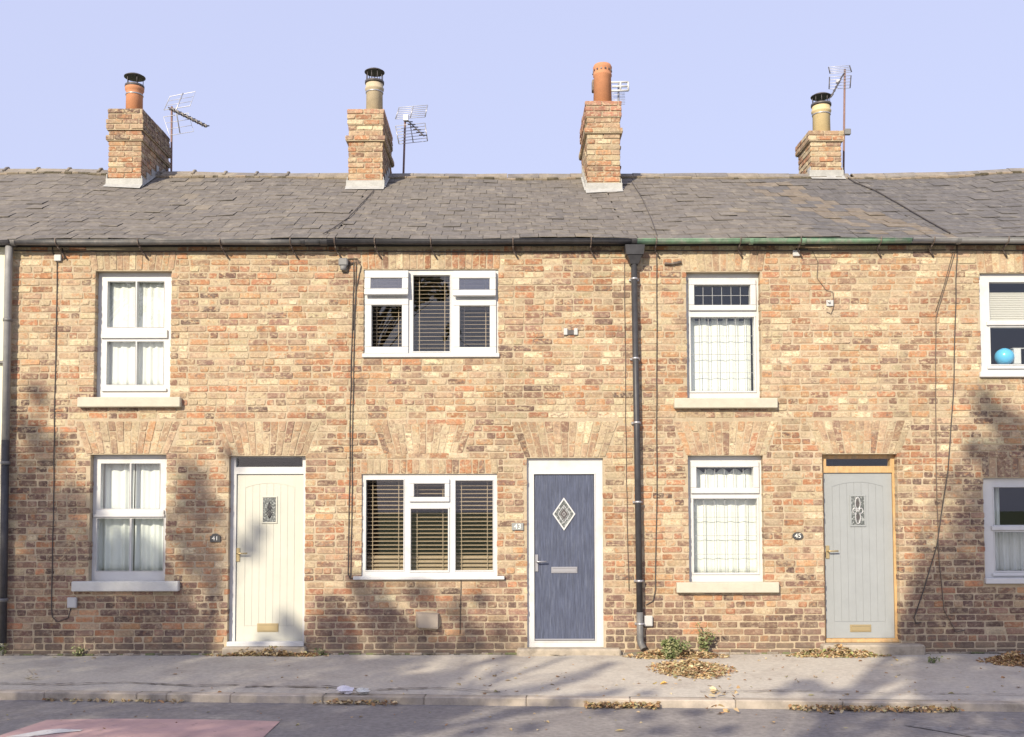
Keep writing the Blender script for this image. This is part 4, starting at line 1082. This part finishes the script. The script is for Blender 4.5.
def cable(k, pts, r=.005, material='cable', Y=-.013, jit=.5, sub=4):
    out = []
    for i in range(len(pts)-1):
        a, b = pts[i], pts[i+1]
        n = max(1, int(math.hypot(b[0]-a[0], b[1]-a[1])/18))
        for j in range(n):
            t = j/n; out.append((a[0]+(b[0]-a[0])*t+(R.uniform(-jit,jit) if j else 0), a[1]+(b[1]-a[1])*t))
    out.append(pts[-1]); m = MB()
    m.tube([pp(p[0],p[1],Y) for p in out], r, 6); return part(m, 'cable', M[material], HO[k])
cable('A', [(14,250.5),(55,251),(105,251.5),(200,251.3),(300,250.8),(334,250.5)], .0075, jit=.3, Y=-.018)
cable('B', [(336,250.8),(420,251.6),(520,252),(622,251)], .0075, jit=.3, Y=-.018)
cable('C', [(645,250.5),(740,250.7),(860,250.2),(946,250)], .0065, jit=.3, Y=-.018)
cable('D', [(950,250),(1010,250.5),(1100,250.5)], .0065, jit=.3, Y=-.018)
cable('A', [(57,262),(56,330),(54.5,400),(53.5,500),(51.5,610),(52.5,617),(57,622),(68,618),(71,608)], .0055, jit=.35)
cable('A', [(52,244),(53,253),(60,262),(64,258),(62,248)], .007); cable('A', [(66,252),(83,251.5)], .009)
m = MB(); q = rectP(54,254.5,61,261,-.03); m.box(*q[:2],-.035,-.007,*q[2:],bev=.006); part(m,'junction_box',M['plastic'],HO['A'])
for dx in (0,2.6):
    cable('B', [(345,267),(353.5+dx,262),(353+dx,300),(351+dx,360),(349.8+dx,430),(348.5+dx,540),(348+dx,574),(350,578.5),(354,578)], .0055, jit=.6)
cable('B', [(346,259),(357,258.5),(361,266),(356,290),(353.5,330)], .005)
m = MB(); q = rectP(338.5,258,348,266,-.05); m.box(*q[:2],-.07,-.007,*q[2:],bev=.015); m.lathe(((q[0]+q[1])/2,-.04,q[2]-.05),[(.02,0),(.035,.01),(.04,.05)],10); part(m,'junction_box',M['greyplastic'],HO['B'])
cable('B', [(341,268),(343,273),(348,272),(350,262)], .005)
cable('B', [(461,580),(460.5,600),(460,634)], .004)
cable('B', [(624.5,262),(625.5,400),(627,520),(628.5,570),(629,591)], .0042, jit=.4, material='greycable')
cable('C', [(656.5,250),(656.8,360),(657,480),(655.5,590),(653,601),(646,605)], .0065, jit=.4)
cable('C', [(637,268),(658,268.5)], .0); 
cable('D', [(957,238),(956,300),(953,400),(948,470),(937,545),(923,592),(914,618),(916,624),(921,622)], .0062, jit=.5)
cable('D', [(955,252),(947,280),(938,310),(936,318),(935.5,400),(936,470),(939,560),(944,610),(956,632),(965,630)], .0048, jit=.3, material='greycable')
cable('D', [(953,252),(944,285),(935.5,312)], .004, jit=.3, material='greycable')
cable('C', [(812,250),(818,262),(817,278),(826,290),(833,292),(834,306),(831,314),(827,312)], .004, material='greycable')
cable('C', [(796,249),(808,250)], .012)
m = MB(); q = rectP(793,250,800,256,-.03); m.box(*q[:2],-.03,-.007,*q[2:],bev=.006); part(m,'junction_box',M['plastic'],HO['C'])
m = MB(); q = rectP(826.5,300,833.5,306,-.02); m.box(*q[:2],-.02,-.007,*q[2:],bev=.004); m.tube([pp(828,301,-.025),pp(830,302.5,-.035)],.012,8); part(m,'cable_outlet',M['plastic'],HO['C'])
# small metal bracket left on the wall above the blue door
m = MB(); q = rectP(563.7,328.3,577.7,335,-.02); w_ = (q[1]-q[0]); m.box(q[0],q[0]+w_*.27,-.03,-.007,q[2],q[3],bev=.004); m.box(q[1]-w_*.27,q[1],-.03,-.007,q[2],q[3],bev=.004)
m.box(q[0]+w_*.28,q[1]-w_*.28,-.02,-.007,q[2]+.005,q[3]-.02,(1,1,1),1)
part(m,'wall_lamp_base',[M['plastic'],M['cowl']],HO['B'])
m = MB(); q = rectP(665,261,682,265,-.02); m.tube([pp(664.5,263.5,-.02),pp(671,263.8,-.03),pp(681,262,-.02)], [.018,.012,.02], 7); part(m,'broken_hook',M['rust'],HO['C'])
# meter covers
for k_, px_ in (('A',(67,597.5,76.3,608)),('C',(644,615.8,652.7,626.3))):
    m = MB(); q = rectP(*px_,-.04); m.box(*q[:2],-.045,-.007,*q[2:],bev=.006); m.box(q[0]+.012,q[1]-.012,-.048,-.0455,q[2]+.012,q[3]-.012,bev=.002); part(m,'cable_box',M['plastic'],HO[k_])
# vent cover below the blinds window
m = MB(); q = rectP(417,613.5,438,628.5,-.05)
m.add([(q[0]+.02,-.085,q[2]+.01),(q[1],-.085,q[2]),(q[1],-.078,q[3]-.01),(q[0]+.005,-.078,q[3]),(q[0]-.02,-.004,q[2]+.02),(q[1]+.004,-.004,q[2]),(q[1]+.01,-.004,q[3]),(q[0]-.02,-.004,q[3]+.02)],
      [(0,1,2,3),(0,4,5,1),(1,5,6,2),(2,6,7,3),(3,7,4,0)])
m.box(q[0]+.03,q[1]-.012,-.090,-.0855,q[2]+.014,q[2]+.022,(1,1,1),0)
vt = part(m,'vent_cover',M['ventbox'],HO['B'])
m = MB()
pl = []
for i in range(16):
    t = 2*math.pi*i/16; rx = (q[1]-q[0])*.62*R.uniform(.9,1.1); rz = (q[3]-q[2])*.68*R.uniform(.9,1.1)
    sx = math.copysign(abs(math.cos(t))**.5, math.cos(t)); sz = math.copysign(abs(math.sin(t))**.5, math.sin(t)); pl.append(((q[0]+q[1])/2+rx*sx*.95, (q[2]+q[3])/2+rz*sz*.95))
m.prism(pl, -.010, .0); part(m,'mortar_patch',M['mortar'],HO['B'])
# cables lying on the slates
def roofcable(k, pts, r=.009, name='aerial_cable'):
    m = MB(); out = []
    for (a, b) in zip(pts, pts[1:]):
        for j in range(5): t = j/5; out.append((a[0]+(b[0]-a[0])*t, a[1]+(b[1]-a[1])*t))
    out.append(pts[-1]); vs = []
    for px, py in out:
        Yy = solveY2(px, py); x, z = P(px, py, Yy); vs.append((x, Yy, roof_z(x, Yy)+.026))
    m.tube(vs, r, 5); part(m, name, M['cable'], HO[k])
def solveY2(px, py):
    best = None
    for i in range(-12, 330):
        Yy = i*.01; x, z = P(px, py, Yy); d = abs(z-roof_z(x, Yy))
        if best is None or d < best[0]: best = (d, Yy)
    return best[1]
roofcable('B', [(374,192),(362,205),(348,220),(332,231),(323,236)], .006)
roofcable('C', [(632,184),(642,200),(651,220),(657,237)], .005)
roofcable('D', [(846,178),(855,184),(875,192),(900,206),(925,221),(950,235)], .009)

# ------------------------------------------------------------------ ground
KZ = -.055; RZ = -.128
g0 = G(0, 692, KZ); g1 = G(1024, 703.5, KZ)
ks = (g1[1]-g0[1])/(g1[0]-g0[0])
KY = lambda x: g0[1]+(x-g0[0])*ks          # front-top edge of the kerb
LX0, LX1 = -60., 60.
def gridsheet(name, f_pts, material, label=None, nx=60, ny=8, jit=0.0):
    m = MB(); vs = []
    for j in range(ny+1):
        for i in range(nx+1): vs.append(f_pts(i/nx, j/ny))
    m.add(vs, [(j*(nx+1)+i, j*(nx+1)+i+1, (j+1)*(nx+1)+i+1, (j+1)*(nx+1)+i) for j in range(ny) for i in range(nx)], (1,1,1), 0, True)
    return tag(m.build(name, material), label, kind='structure')
def fx(u):  # denser in the middle
    s = u*2-1; return 60*(0.2*s+0.8*s**3)
KYc = lambda x: KY(max(-12,min(12,x)))
def pav(u, v):
    x = fx(u); y = (KYc(x)+.125)*(1-v)+.10*v; z = KZ*(1-v)+.0*v
    z += .006*math.sin(x*1.7)*math.sin(v*3)+.004*math.sin(x*5+v*4)
    if v < .01: z = KZ-.001
    return (x, y, z)
gridsheet('pavement', pav, M['pave'], nx=120, ny=10)
def rd(u, v):
    x = fx(u); y = -9.4*(1-v)+(KYc(x)+.02)*v; return (x, y, RZ+.05*math.sin(v*math.pi))
ROADZ = lambda x, y: RZ+.05*math.sin(((y+9.4)/(KYc(x)+.02+9.4))*math.pi)
gridsheet('road', rd, M['road'], nx=120, ny=24)
gridsheet('far_pavement', lambda u, v: (fx(u), -12.2*(1-v)-9.35*v, -.045), M['pave'])
gridsheet('verge', lambda u, v: (fx(u), -60*(1-v)-12.15*v, -.03), M['grass'])
m = MB(); S = 900; m.add([(-S,-S,-.5),(S,-S,-.5),(S,S,-.5),(-S,S,-.5)], [(0,1,2,3)]); tag(m.build('ground', M['grass']), kind='structure')
# kerbs
m = MB()
jx = [G(p, 697, KZ)[0] for p in (33,130,161,227,322)]
xs = sorted(jx+[jx[0]-.92*i for i in range(1,20)]+[jx[-1]+.92*i for i in range(1,24)])
for a, b in zip(xs, xs[1:]):
    ya, yb = KY(a), KY(b); mid = ((a+b)/2, (ya+yb)/2+.0625, (KZ+RZ-.2)/2+R.uniform(-.003,.003))
    d = Vector((b-a, yb-ya, 0)); L = d.length; d.normalize(); nn = Vector((-d.y, d.x, 0))
    c = R.uniform(.85,1.1)
    m.obox(mid, d, nn, (0,0,1), (L/2-.0015, .0625, (KZ-RZ+.2)/2), (c,c*.99,c*.97), 0, .009)
m.box(-60, xs[0]-.004, KY(xs[0]), KY(xs[0])+.125, RZ-.2, KZ, bev=.012); m.box(xs[-1]+.004, 60, KY(xs[-1]), KY(xs[-1])+.125, RZ-.2, KZ, bev=.012)
m.box(-60, 60, -9.47, -9.34, RZ-.2, -.04, bev=.012)
tag(m.build('kerb', M['kerb']), kind='structure')
M['seam'] = mat('dark_tar_seam', (.14,.12,.11), .9, var=.3, vscale=20)
def seam(pts, w):
    m = MB(); out = []
    for (a, b) in zip(pts, pts[1:]):
        n = max(2, int(abs(b[0]-a[0])/5))
        for j in range(n): t = j/n; out.append((a[0]+(b[0]-a[0])*t+R.uniform(-1,1), a[1]+(b[1]-a[1])*t+R.uniform(-.35,.35)))
    out.append(pts[-1]); vs = []
    for px, py in out:
        x, y = G(px, py, -.045); ww = w*R.uniform(.15,1.2)
        z = KZ*(1-max(0,min(1,(y-KYc(x)-.125)/(.10-KYc(x)-.125))))+.013
        vs += [(x, y-ww/2, z), (x, y+ww/2, z)]
    m.add(vs, [(2*i, 2*i+2, 2*i+3, 2*i+1) for i in range(len(out)-1)]); tag(m.build('pavement_crack', M['seam']), kind='structure')
seam([(0,684),(60,684.5),(125,683),(190,686),(240,685.5)], .035)
seam([(245,687),(330,687),(365,690),(440,688),(500,692)], .045)
seam([(700,692),(790,691),(860,693),(1024,695)], .02)
seam([(880,655),(960,657),(1024,658)], .04)
seam([(330,657),(380,658),(430,657)], .03); seam([(500,657),(560,660),(600,658)], .03)
# red surface patch with a white mark
def gsheet(name, px, material, dz, kind='structure'):
    pts = [G(a, b, RZ+.03) for a, b in px]; m = MB()
    n = len(pts)
    # subdivide as a fan strip following the road camber
    cx = sum(p[0] for p in pts)/n; cy = sum(p[1] for p in pts)/n
    vs = [(x, y, ROADZ(x, y)+dz) for x, y in pts]
    m.add(vs, [list(range(n))]); return tag(m.build(name, material), kind=kind)
def strip(name, top, bot, material, dz):
    """top and bottom px polylines of equal length; rows follow the camber"""
    m = MB(); rows_ = 8; vs = []; n = len(top)
    for j in range(rows_+1):
        t = j/rows_
        for a, b in zip(top, bot):
            A = G(a[0], a[1], RZ+.02); B = G(b[0], b[1], RZ+.02); x = A[0]+(B[0]-A[0])*t; y = A[1]+(B[1]-A[1])*t; vs.append((x, y, ROADZ(x, y)+dz))
    m.add(vs, [(j*n+i, j*n+i+1, (j+1)*n+i+1, (j+1)*n+i) for j in range(rows_) for i in range(n-1)])
    return tag(m.build(name, material), kind='structure')
strip('red_road_surface', [(47,720.5),(110,719.2),(180,719.6),(240,720.5),(280,722)], [(-20,745),(60,745),(140,745),(200,745),(258,745)], M['redpatch'], .006)
strip('road_marking', [(45,732.2),(60,731),(75,731.8),(83,732.2)], [(5,740),(28,740),(55,736),(80,733.5)], M['whitepaint'], .011)
strip('road_marking', [(904,725),(935,726.2),(975,728.5),(1040,731)], [(907,726),(945,733),(1005,745),(1060,750)], M['fadedpaint'], .006)

# ------------------------------------------------------------------ leaves, weeds, litter
LC = [(.46,.30,.14),(.54,.41,.22),(.38,.22,.11),(.58,.48,.29),(.28,.17,.10),(.48,.36,.21),(.36,.33,.17)]
def leaf(m, c, size, cols, flat_=.5, nrm=None):
    a = R.uniform(0, 6.28); tilt = R.uniform(0, flat_)*1.2; az_ = R.uniform(0, 6.28)
    n = Vector((math.sin(tilt)*math.cos(az_), math.sin(tilt)*math.sin(az_), math.cos(tilt))) if nrm is None else nrm
    u = n.orthogonal().normalized(); u = (Matrix.Rotation(a,3,n) @ u); v = n.cross(u); s = size*R.uniform(.6,1.3); c = Vector(c)
    curl = R.uniform(-.25,.35)*s; col = R.choice(cols); b = R.uniform(.75,1.2); col = tuple(k*b for k in col)
    pts = [c-u*s*.5, c-u*s*.1+v*s*.34+n*curl, c+u*s*.25+v*s*.22+n*curl*.7, c+u*s*.55, c+u*s*.25-v*s*.22+n*curl*.7, c-u*s*.1-v*s*.34+n*curl]
    m.add(pts, [(0,1,2,3),(0,3,4,5)], col)
def gz(x, y):
    if y > KYc(x)+.02:
        v = (y-KYc(x)-.125)/(.10-KYc(x)-.125); return KZ*(1-max(0,min(1,v)))
    return ROADZ(x, y)
def skirt():
    # crumbled grit and moss lying in the angle between wall and pavement
    m = MB(); x = XL
    while x < XD:
        l = R.uniform(.03,.12); w = R.uniform(.015,.06); h = R.uniform(.008,.035)
        if not any(o_[0]-.1 < x < o_[1]+.1 for n_, o_ in OP.items() if 'door' in n_) and R.random() < .85:
            c = R.choice([(.22,.19,.15),(.28,.24,.19),(.17,.15,.11),(.16,.17,.08),(.33,.28,.22)])
            m.obox((x+l/2, -w*.4, .0), (1,R.uniform(-.1,.1),0), (0,.9,-.4), (0,.4,.9), (l/2+.01, w/2, h/2), c, 0, .008)
        x += l*.8
    tag(m.build('wall_foot_grit', M['grit']), 'crumbled grit and moss along the foot of the brick wall', kind='stuff')
M['grit'] = mat('grit', (1,1,1), .95, tint=True, var=.35, vscale=40, bump=.004, bscale=90)
skirt()
def pile(label, px, rx, ry, n, h, cols=LC, size=.045, hug=False, py0=None):
    """px (x,y) centre; radii in metres"""
    x0, y0 = G(px[0], px[1], -.02); m = MB()
    for i in range(n):
        a = R.uniform(0, 6.28); r = math.sqrt(R.random()) if R.random() < .8 else R.uniform(.8,1.35)
        x = x0+rx*r*math.cos(a); y = y0+ry*r*math.sin(a)
        if y > -.02: y = -.02-R.uniform(0,.12)
        hh = h*max(0, 1-r*r)*(.55+.45*math.sin(x*9)**2)
        leaf(m, (x, y, gz(x,y)+.008+R.random()*hh), size, cols, .7)
    return tag(m.build('fallen_leaves', M['leafpile']), label, kind='stuff')
pile('dry brown leaves drifted against the step of the cream door', (272,655), .52, .09, 1100, .11)
pile('golden leaves drifted along the wall foot around the downpipe shoe', (677,658), .44, .14, 1300, .13)
pile('broad heap of orange leaves on the pavement in front of the weeds', (692,669.5), .34, .40, 1500, .09)
pile('yellow leaves drifted against the step of the grey door', (836,657), .46, .13, 1300, .12, LC+[(.3,.34,.12)])
pile('dark brown leaves heaped by the wall at the right edge', (1012,663), .26, .22, 800, .12, LC[4:5]+LC[2:3]+LC[:2])
def guttleaves(label, pxa, pxb, n, sp=.05, h=.03):
    m = MB()
    for i in range(n):
        px = R.uniform(pxa, pxb); x = G(px, 703, RZ)[0]; y = KY(x)-abs(R.gauss(0, sp))-.005
        leaf(m, (x, y, ROADZ(x,y)+.01+R.random()*h), .045, LC, .9)
    tag(m.build('fallen_leaves', M['leafpile']), label, kind='stuff')
guttleaves('orange leaves caught under the kerb in front of the blue door', 583, 655, 240, .06, .04)
guttleaves('brown leaves caught under the kerb in front of the grey door', 780, 940, 330, .06, .03)
guttleaves('sparse dry leaves in the road gutter at the left', 40, 190, 70, .04, .01)
guttleaves('few leaves by the litter in the gutter', 316, 398, 90, .05)
m = MB()
for i in range(26): x, y = G(R.uniform(706,738), R.uniform(688,706), -.05); leaf(m, (x, y, gz(x,y)+.012+R.random()*.02), .06, LC, .8)
tag(m.build('fallen_leaves', M['leafpile']), 'few large leaves lying over the kerb joint right of centre', kind='stuff')
m = MB()
for i in range(230):
    px = R.uniform(480,1024) if R.random() < .8 else R.uniform(0,480); py = R.uniform(657,694)
    x, y = G(px, py, -.03)
    if y > -.03: continue
    leaf(m, (x, y, gz(x,y)+.006), R.choice([.02,.03,.05]), LC, .4)
for px, py in ((664,691),(655,690),(896,669),(773,722),(832,711),(620,731)):
    x, y = G(px, py, -.1); leaf(m, (x, y, gz(x,y)+.012), .085, [(.62,.38,.10),(.66,.50,.16)], .3)
for i in range(90):
    x, y = G(R.uniform(0,1024), R.uniform(708,736), RZ)
    leaf(m, (x, y, gz(x,y)+.006), R.choice([.02,.03]), LC, .4)
tag(m.build('scattered_leaves', M['leafpile']), 'single dry leaves scattered over pavement and road', kind='stuff')

GC = [(.21,.25,.10),(.28,.31,.14),(.14,.18,.07),(.36,.35,.18)]
def weed(px, py, h, w, n, label, name='weed_plant', cols=GC, stems=7, size=.04, lean=0.0):
    x0, y0 = G(px, py, 0); y0 = min(y0, -.06)
    o = thing(name, (x0, y0, 0), label, 'plant', 'weeds at the foot of the wall')
    st = MB(); lf_ = MB()
    for i in range(stems):
        a = R.uniform(0, 6.28); top = Vector((x0+w*R.uniform(.2,1)*math.cos(a)+lean, y0+.5*w*math.sin(a)*R.uniform(.2,1), h*R.uniform(.55,1)))
        if top.y > -.025: top.y = -.03
        mid = Vector((x0,y0,0)).lerp(top, .5)+Vector((R.uniform(-.02,.02),R.uniform(-.02,.0),.02))
        pts = [Vector((x0+R.uniform(-.03,.03),y0,gz(x0,y0)-.01)), mid, top]; st.tube(pts, [.005,.004,.002], 5, (.12,.13,.06))
        for j in range(n//stems):
            t = R.uniform(.15,1.02); p = pts[0].lerp(mid, t*2) if t < .5 else mid.lerp(top, t*2-1)
            p = p+Vector((R.gauss(0,.028),R.gauss(0,.02),R.gauss(0,.02)))
            if p.y > -.02: p.y = -.02
            if p.z < .0: p.z = .01
            nv = Vector((R.gauss(0,.6),-.5+R.gauss(0,.5),.8+R.gauss(0,.3))).normalized()
            leaf(lf_, p, size, cols, nrm=nv)
    part(st, 'stem', M['green_leaf'], o); part(lf_, 'foliage', M['green_leaf'], o)
weed(672, 658, .27, .20, 620, 'bushy green weed at the wall just right of the downpipe')
weed(703, 655, .36, .12, 200, 'tall thin weed with brown tips, second plant right of the downpipe', stems=6, cols=GC+[(.3,.2,.1)], size=.035)
weed(8, 652, .13, .17, 110, 'low grassy weed at the wall at the left edge', size=.035, cols=GC+[(.35,.32,.15)])
weed(90, 652, .09, .07, 50, 'small green weed under the lower left sash window', size=.03)
weed(322, 655, .06, .05, 30, 'tiny green weed beside the leaf pile at the cream door', size=.03)
weed(841, 654, .09, .08, 40, 'green weed growing through the leaves at the grey door step', size=.03)
weed(933, 662, .05, .07, 30, 'flat green weed on the shaded pavement right of the grey door', size=.03)
def crumple(px, py, r, material, label, name='crumpled_paper', seed=1):
    rr = random.Random(seed); x, y = G(px, py, RZ); z = gz(x,y); m = MB(); n = 9; vs = []; rings = 6
    for j in range(rings+1):
        t = math.pi*j/rings
        for i in range(n):
            a = 2*math.pi*i/n; q = r*rr.uniform(.6,1.15); vs.append((x+q*1.3*math.sin(t)*math.cos(a), y+q*math.sin(t)*math.sin(a), z+r*.55-q*.6*math.cos(t)))
    m.add(vs, [(j*n+i, j*n+(i+1)%n, (j+1)*n+(i+1)%n, (j+1)*n+i) for j in range(rings) for i in range(n)]); tag(m.build(name, material), label, 'litter')
crumple(345.5,702,.065,M['paper'],'crumpled pale lilac paper in the gutter below the kerb',seed=3)
crumple(363,702.5,.055,M['whitestone'],'smaller crumpled off white wrapper right of the lilac paper','crumpled_wrapper',seed=5)
m = MB(); x, y = G(31,681,KZ); 
for i in range(7): leaf(m, (x+R.uniform(-.06,.06), y+R.uniform(-.04,.04), gz(x,y)+.015+.01*i), .07, [(.55,.5,.4),(.35,.28,.2)], .9)
tag(m.build('fallen_leaves', M['leafpile']), 'pale curled leaves lying on the pavement near the left edge', kind='stuff')

# ------------------------------------------------------------------ trees across the road (they cast the leaf shade)
SUN_EL, SUN_AZ = rad(28), rad(27)
SD = Vector((math.sin(SUN_AZ)*math.cos(SUN_EL), math.cos(SUN_AZ)*math.cos(SUN_EL), -math.sin(SUN_EL)))   # way the light travels
TC = [(.07,.10,.03),(.12,.13,.04),(.20,.15,.05),(.09,.12,.04),(.05,.075,.025)]
clumps = []
def shade(px, py, r, dens=1.0, ground=False, rz=1.0):
    if ground: x, y = G(px, py, -.05 if py < 697 else RZ); p = Vector((x, y, -.05))
    else: x, z = P(px, py, 0); p = Vector((x, 0, z))
    Yt = -13.9-R.uniform(0, 2.6)
    t = (p.y-Yt)/SD.y; c = p-SD*t
    clumps.append((c, r/88., dens))
for a in [(38,395,10),(30,430,16),(50,450,18),(25,480,26),(45,520,34),(75,500,20,.6),(30,560,36),(80,560,34),(120,548,26),(150,560,24,.8),(60,610,38),(110,610,32,.7),(150,625,30),(25,630,34),
          (195,478,17,.8),(205,510,18),(185,535,22),(200,560,18),(170,590,18,.7),(215,585,9),(190,620,18,.8),(250,525,9,.5),(243,545,10,.7),(285,625,15,.7),(262,640,8),(230,455,6,.4),
          (335,620,18),(340,640,22),(375,600,20),(390,632,24),(420,595,14),(430,640,20),(360,585,12,.6),(455,610,13,.8),(480,600,8,.6),(470,640,13,.8),(300,640,12),(500,630,6,.4),
          (985,405,15,.8),(1000,420,16),(1020,440,22),(975,450,10,.5),(1000,465,22),(1030,480,30),(965,490,14,.5),(975,525,16,.6),(960,560,16,.7),(1000,560,38),(1045,540,40),(930,600,17,.8),(955,600,20),(1000,620,36),(1045,620,36),(1015,600,40,1.3),(985,640,30,1.3),(1030,540,34,1.3),(1010,500,30,1.2),
          (915,628,13),(935,640,18),(970,640,25),(905,648,8)]: shade(*a)
for px in range(-20, 440, 42): shade(px+R.uniform(-8,8), 668, 30, 1.0, True); shade(px+20, 684, 28, 1.0, True)
for a in [(455,676,12),(465,690,12),(430,690,14),(500,694,7),(545,690,6,.8),(575,681,5,.7),(592,677,4,.7),(615,692,7,.8),(645,693,6,.7),(800,684,8),(814,689,8),(842,692,6,.8),
          (930,664,12),(926,676,12),(965,670,20),(950,688,16),(928,692,10),(985,662,16),(1005,672,22),(995,690,20),(1045,675,26)]: shade(a[0],a[1],a[2],a[3] if len(a)>3 else 1.0,True)
for px in range(-20, 440, 44):
    for py in (708, 720, 734): shade(px+R.uniform(-12,12), py+R.uniform(-3,3), R.uniform(18,26), R.uniform(.7,1), True)
for a in [(455,714,11),(478,724,10),(520,714,7),(470,738,10),(525,733,7),(600,714,6),(640,720,7),(655,737,8),(690,716,6),(722,735,7),(845,718,7),(880,713,8),(872,730,9),
          (912,722,14),(920,738,16),(960,712,16),(960,730,20),(1000,716,20),(1010,738,22),(1040,725,24)]: shade(a[0],a[1],a[2],.9,True)
for a in [(527,692,5),(543,688,6),(558,684,6),(572,680,6),(586,676,6),(600,671,5),(612,667,4),(500,695,6),(470,668,5),(490,664,5),(510,660,4),(780,692,6),(797,688,8),(812,684,8),(590,704,8),(560,708,9),(530,712,9),(500,717,9),(350,718,10),(400,710,12),(450,705,12)]: shade(a[0],a[1],a[2],.9,True)
for a in [(925,660,14),(950,675,24),(1000,680,28),(940,690,20),(935,668,17),(932,684,15),(970,662,18),(975,682,22),(1010,690,22),(1025,665,22),(945,694,12),(990,704,16),(1030,704,18),(945,704,12)]: shade(a[0],a[1],a[2],1.2,True)
for a in [(1010,590,34,1.2),(975,630,26,1.2),(1030,650,30,1.2),(1000,520,26,1.1),(1025,455,26,1.1),(35,520,30,1.1),(70,590,34,1.1),(120,640,26,1.1),(20,600,30,1.1),(190,500,14),(175,610,16)]: shade(*a)
trunks = [(-15.2,-15.4),(-11.2,-15.0),(-7.4,-15.6),(-3.6,-15.1),(.4,-15.5),(4.2,-15.2)]
tl = ['tree across the road behind the camera, first from the left','tree across the road behind the camera, second from the left','tree across the road behind the camera, third from the left',
      'tree across the road behind the camera, third from the right','tree across the road behind the camera, second from the right','tree across the road behind the camera, first from the right']
buckets = [[] for _ in trunks]
for c in clumps:
    i = min(range(len(trunks)), key=lambda j: abs(trunks[j][0]-c[0].x)); buckets[i].append(c)
for i, (tx, ty) in enumerate(trunks):
    o = thing('street_tree', (tx, ty, 0), tl[i], 'tree', 'trees across the road')
    tr = MB(); cr = MB()
    top = Vector((tx+.2, ty, 9.2))
    tp = [Vector((tx,ty,-.1)), Vector((tx+.04,ty,1.2)), Vector((tx-.05,ty+.05,4)), Vector((tx+.1,ty,6.6)), top]
    tr.tube(tp, [.2,.15,.12,.09,.04], 10)
    for (c, r, dens) in buckets[i]:
        h = max(4.2, min(8.6, c.z-1.2-.35*abs(c.x-tx)))
        t = (h-4)/(top.z-4); b = tp[2].lerp(top, max(0,t)) if h > 4 else tp[2]
        mid = b.lerp(c, .55)+Vector((R.uniform(-.15,.15),R.uniform(-.15,.15),.25))
        tr.tube([b, mid, c], [.035,.022,.008] if c.z > 8.2 else [.022,.014,.006], 5)
        n = int((125 if c.z > 8.2 else 85)*dens*max(r,.12)**2/.09)+16
        for k in range(n):
            v = Vector((R.gauss(0,1),R.gauss(0,1),R.gauss(0,1))).normalized()*(R.random()**.42)*r
            leaf(cr, c+Vector((v.x, v.y*1.4, v.z)), .13, TC, nrm=Vector((R.gauss(0,1),R.gauss(0,1)-.6,R.gauss(0,1)+.4)).normalized())
    part(tr, 'trunk', M['bark'], o); part(cr, 'crown', M['treeleaf'], o)

# ------------------------------------------------------------------ light
world = bpy.data.worlds.new('World'); scene.world = world; world.use_nodes = True
nt = world.node_tree; nd = nt.nodes; lk = nt.links
sky = nd.new('ShaderNodeTexSky'); sky.sky_type = 'NISHITA'; sky.sun_disc = False
sky.sun_elevation = SUN_EL; sky.sun_rotation = math.atan2(-SD.x, -SD.y) % (2*math.pi)
sky.air_density = 1.0; sky.dust_density = 2.5; sky.ozone_density = 1.5
mx = nd.new('ShaderNodeMix'); mx.data_type = 'RGBA'; mx.inputs[0].default_value = .74
lk.new(sky.outputs[0], mx.inputs[6]); mx.inputs[7].default_value = (5.3,5.6,7.9,1)
lk.new(mx.outputs[2], nd['Background'].inputs[0]); nd['Background'].inputs[1].default_value = .12
sd = bpy.data.lights.new('sun', 'SUN'); sd.energy = 4.9; sd.angle = rad(.53); sd.color = (1.0,.885,.70)
so = bpy.data.objects.new('sun', sd); COL.objects.link(so); so.rotation_euler = SD.to_track_quat('-Z','Y').to_euler(); so.location = (-8,-20,15)
vs_ = scene.view_settings; scene.display_settings.display_device = 'sRGB'
vs_.view_transform = 'Standard'; vs_.look = 'None'; vs_.exposure = .25; vs_.gamma = 1; vs_.use_curve_mapping = False
